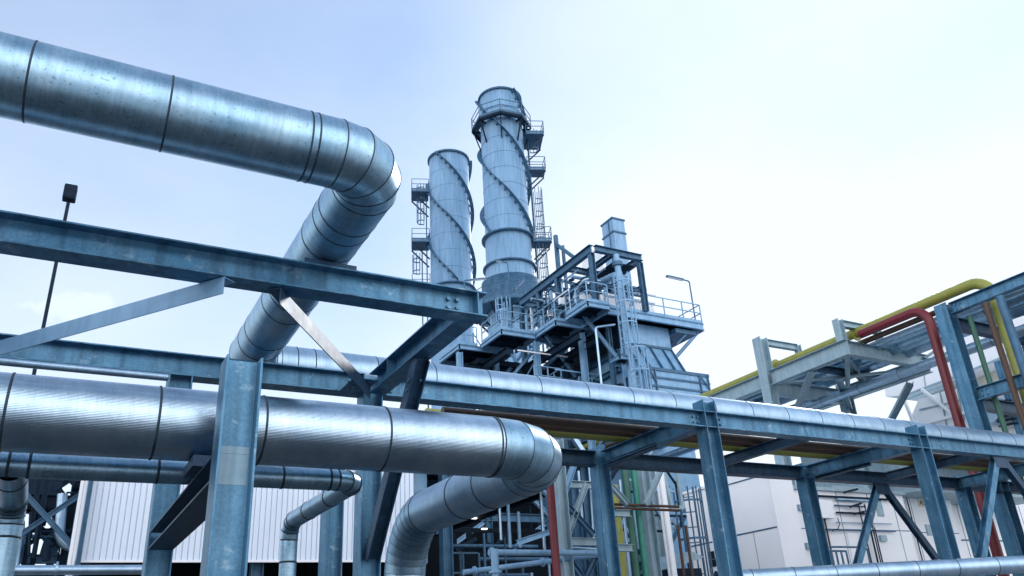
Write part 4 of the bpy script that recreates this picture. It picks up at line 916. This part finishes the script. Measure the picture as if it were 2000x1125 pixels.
for y, h_, m in ((978, .34, DS), (1092, .22, PS), (998, .1, DS), (1034, .06, DS)):
    a, c = P(20, y, Y=25), P(178, y, Y=25); MB().ibeam((a.x, 25, a.z), (c.x, 25, a.z), h_, .2, .02, .02).build('beam', m, lt)
a, c = P(38, 946, Y=26), P(118, 974, Y=26); MB().bx(a.x, c.x, 26, 28, c.z, a.z+1.2).build('tank', DS, lt)
for (x0, y0, x1, y1, r_, m) in ((26, 1062, 58, 1064, .34, PS), (84, 1062, 116, 1066, .40, PS), (100, 1005, 132, 990, .3, DS), (64, 1000, 95, 1003, .34, DS)):
    MB().tube([P(x0, y0, Y=25.8), P(x1, y1, Y=25.8)], r_, 16).build('vessel', m, lt)
for pts, r_, m in (([(30, 1115), (44, 1020), (34, 1005)], .07, 'matt_cladding'), ([(122, 965), (116, 1040), (124, 1062), (145, 1070)], .13, 'matt_cladding'), ([(155, 970), (137, 1105)], .04, PS), ([(60, 1000), (56, 1085)], .04, DS), ([(74, 1020), (66, 1090)], .05, DS), ([(92, 1065), (90, 1095)], .1, DS)):
    MB().tube(flat(arcpath([P(*p, Y=24.2) for p in pts], .3, 4)) if len(pts) > 2 else [P(*p, Y=24.2) for p in pts], r_, 10).build('pipe', m, lt)
random.seed(21)
for k in range(34):   # thin bars and pipes seen against the sky
    y = random.uniform(24.2, 27.5); a = P(random.uniform(28, 165), random.uniform(950, 1085), Y=y); ln = random.uniform(.5, 1.8)
    d_ = (Vector((0, 0, -ln)), Vector((ln, 0, 0)), Vector((ln*.7, 0, ln*.6)), Vector((ln*.6, 0, -ln*.7)))[k % 4]
    MB().tube([a, a+d_], random.choice((.025, .035, .06)), 8).build('pipe', random.choice((DS, DS, PS)), lt)
a = P(95, 1100, Y=25); MB().bx(a.x-3, a.x+1.2, 25.5, 27, .02, a.z).build('plinth', DS, lt)
SKY_STR, SKY_GAIN, CLOUD_COL, FILL_BANK_COL, CLOUD_LOC, SUN_E, SUN_ANG, EXPO = .10, (.13, 1.02, 1.85), (8.6, 9.6, 10.7, 1), (22, 21.2, 21.8, 1), (0,0,0), 1.5, 10, 0.18
# ================================================================== SKY AND LIGHT
SUN_AZ, SUN_EL = R(58), R(25)      # azimuth clockwise from +Y
sdir = Vector((math.sin(SUN_AZ)*math.cos(SUN_EL), math.cos(SUN_AZ)*math.cos(SUN_EL), math.sin(SUN_EL)))
w = bpy.data.worlds.new('World'); S.world = w; w.use_nodes = True
nt = w.node_tree; L = nt.links.new; bg = nt.nodes['Background']
sky = N(nt, 'ShaderNodeTexSky'); sky.sky_type = 'NISHITA'; sky.sun_disc = False
sky.sun_elevation = SUN_EL; sky.sun_rotation = SUN_AZ; sky.dust_density = .3; sky.air_density = 1.0; sky.ozone_density = 1.5
tc = N(nt, 'ShaderNodeTexCoord')
sp = N(nt, 'ShaderNodeSeparateXYZ'); L(tc.outputs['Generated'], sp.inputs[0])
# cloud plane coordinates
mz = N(nt, 'ShaderNodeMath', operation='MAXIMUM'); mz.inputs[1].default_value = .0; L(sp.outputs[2], mz.inputs[0])
az = N(nt, 'ShaderNodeMath', operation='ADD'); az.inputs[1].default_value = .22; L(mz.outputs[0], az.inputs[0])
dv = N(nt, 'ShaderNodeVectorMath', operation='DIVIDE'); L(tc.outputs['Generated'], dv.inputs[0])
cx = N(nt, 'ShaderNodeCombineXYZ'); [L(az.outputs[0], cx.inputs[i]) for i in range(3)]; L(cx.outputs[0], dv.inputs[1])
n1 = N(nt, 'ShaderNodeTexNoise'); n1.inputs['Scale'].default_value = 1.1; n1.inputs['Detail'].default_value = 7; n1.inputs['Roughness'].default_value = .55
L(dv.outputs[0], n1.inputs['Vector'])
# thin veil of high cloud, thicker round the sun
dt = N(nt, 'ShaderNodeVectorMath', operation='DOT_PRODUCT'); L(tc.outputs['Generated'], dt.inputs[0]); dt.inputs[1].default_value = sdir
mr = N(nt, 'ShaderNodeMapRange', interpolation_type='SMOOTHSTEP'); mr.inputs['From Min'].default_value = .80; mr.inputs['From Max'].default_value = 1.0; mr.inputs['To Min'].default_value = .46; mr.inputs['To Max'].default_value = 1.0
L(dt.outputs['Value'], mr.inputs['Value'])
m2 = N(nt, 'ShaderNodeMapRange'); m2.inputs['From Min'].default_value = .3; m2.inputs['From Max'].default_value = .7; m2.inputs['To Min'].default_value = -.14; m2.inputs['To Max'].default_value = .14
L(n1.outputs['Fac'], m2.inputs['Value'])
ad0 = N(nt, 'ShaderNodeMath', operation='ADD', use_clamp=True); L(mr.outputs[0], ad0.inputs[0]); L(m2.outputs[0], ad0.inputs[1])
hz = N(nt, 'ShaderNodeMapRange', interpolation_type='SMOOTHSTEP'); hz.inputs['From Min'].default_value = .55; hz.inputs['From Max'].default_value = .15; hz.inputs['To Max'].default_value = .52; L(sp.outputs[2], hz.inputs['Value'])
ad = N(nt, 'ShaderNodeMath', operation='ADD', use_clamp=True); L(ad0.outputs[0], ad.inputs[0]); L(hz.outputs[0], ad.inputs[1])
# small heaped clouds standing low in the sky on the left
n2 = N(nt, 'ShaderNodeTexNoise'); n2.inputs['Scale'].default_value = 9; n2.inputs['Detail'].default_value = 8; n2.inputs['Roughness'].default_value = .55
mp = N(nt, 'ShaderNodeMapping'); mp.inputs['Scale'].default_value = (1, 1, 1.3); mp.inputs['Location'].default_value = CLOUD_LOC
L(tc.outputs['Generated'], mp.inputs[0]); L(mp.outputs[0], n2.inputs['Vector'])
acc = None
for d_, r0, r1 in (((-.075, .919, .385), .9965, 1.0), ((.0, .919, .392), .9965, 1.0), ((-.03, .892, .449), .9988, 1.0), ((-.03, .93, .365), .9975, 1.0), ((-.5, .80, .36), .95, .995), ((.55, -.2, .5), .9, .99)):
    dd = N(nt, 'ShaderNodeVectorMath', operation='DOT_PRODUCT'); L(tc.outputs['Generated'], dd.inputs[0]); dd.inputs[1].default_value = Vector(d_).normalized()
    k_ = N(nt, 'ShaderNodeMapRange', interpolation_type='SMOOTHSTEP'); k_.inputs['From Min'].default_value = r0; k_.inputs['From Max'].default_value = r1; L(dd.outputs['Value'], k_.inputs['Value'])
    if acc is None: acc = k_.outputs[0]
    else:
        mxn = N(nt, 'ShaderNodeMath', operation='MAXIMUM'); L(acc, mxn.inputs[0]); L(k_.outputs[0], mxn.inputs[1]); acc = mxn.outputs[0]
hf = N(nt, 'ShaderNodeMath', operation='MULTIPLY'); hf.inputs[1].default_value = .25; L(acc, hf.inputs[0])
sm = N(nt, 'ShaderNodeMath', operation='ADD'); L(hf.outputs[0], sm.inputs[0]); L(n2.outputs['Fac'], sm.inputs[1])
m3 = N(nt, 'ShaderNodeMapRange', interpolation_type='SMOOTHSTEP'); m3.inputs['From Min'].default_value = .60; m3.inputs['From Max'].default_value = .90; m3.inputs['To Max'].default_value = .6; L(sm.outputs[0], m3.inputs['Value'])
gt = N(nt, 'ShaderNodeMath', operation='GREATER_THAN'); gt.inputs[1].default_value = .001; L(acc, gt.inputs[0])
mm = N(nt, 'ShaderNodeMath', operation='MULTIPLY'); L(m3.outputs[0], mm.inputs[0]); L(acc, mm.inputs[1])
m4 = N(nt, 'ShaderNodeMath', operation='MULTIPLY', use_clamp=True); m4.inputs[1].default_value = 1.5; L(mm.outputs[0], m4.inputs[0])
mxx = N(nt, 'ShaderNodeMath', operation='MAXIMUM'); L(m4.outputs[0], mxx.inputs[0]); L(ad.outputs[0], mxx.inputs[1])
sc = N(nt, 'ShaderNodeVectorMath', operation='MULTIPLY'); sc.inputs[1].default_value = SKY_GAIN; L(sky.outputs[0], sc.inputs[0])
# unseen bright cloud bank, added behind the camera to light and reflect in steel
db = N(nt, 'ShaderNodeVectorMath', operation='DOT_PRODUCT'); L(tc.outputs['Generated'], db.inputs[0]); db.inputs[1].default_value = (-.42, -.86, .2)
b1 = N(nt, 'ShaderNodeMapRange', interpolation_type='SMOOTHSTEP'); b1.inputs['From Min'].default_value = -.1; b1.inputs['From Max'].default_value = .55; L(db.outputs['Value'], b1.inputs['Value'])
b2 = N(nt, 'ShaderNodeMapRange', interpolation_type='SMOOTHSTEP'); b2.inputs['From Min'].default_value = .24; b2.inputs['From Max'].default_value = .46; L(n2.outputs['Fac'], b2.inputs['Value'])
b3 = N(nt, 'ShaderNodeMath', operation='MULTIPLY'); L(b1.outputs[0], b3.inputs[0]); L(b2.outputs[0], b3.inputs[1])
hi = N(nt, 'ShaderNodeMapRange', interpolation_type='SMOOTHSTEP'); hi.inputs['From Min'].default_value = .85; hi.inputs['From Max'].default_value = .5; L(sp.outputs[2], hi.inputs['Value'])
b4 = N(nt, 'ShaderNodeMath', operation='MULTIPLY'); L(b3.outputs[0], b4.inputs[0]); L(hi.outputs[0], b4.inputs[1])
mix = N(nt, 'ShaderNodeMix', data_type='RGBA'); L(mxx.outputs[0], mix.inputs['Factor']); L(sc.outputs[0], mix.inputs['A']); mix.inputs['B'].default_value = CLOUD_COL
mix2 = N(nt, 'ShaderNodeMix', data_type='RGBA'); L(b4.outputs[0], mix2.inputs['Factor']); L(mix.outputs['Result'], mix2.inputs['A']); mix2.inputs['B'].default_value = FILL_BANK_COL
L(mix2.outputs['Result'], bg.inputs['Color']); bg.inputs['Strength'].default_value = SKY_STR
sl = bpy.data.lights.new('sun', 'SUN'); sl.energy = SUN_E; sl.angle = R(SUN_ANG); sl.color = (1, .975, .94)
so = bpy.data.objects.new('sun', sl); COL.objects.link(so); so.rotation_euler = sdir.to_track_quat('Z', 'Y').to_euler(); so.location = (0, 0, 60)
vs = S.view_settings; vs.view_transform = 'Standard'; vs.look = 'None'; vs.exposure = EXPO; vs.gamma = 1
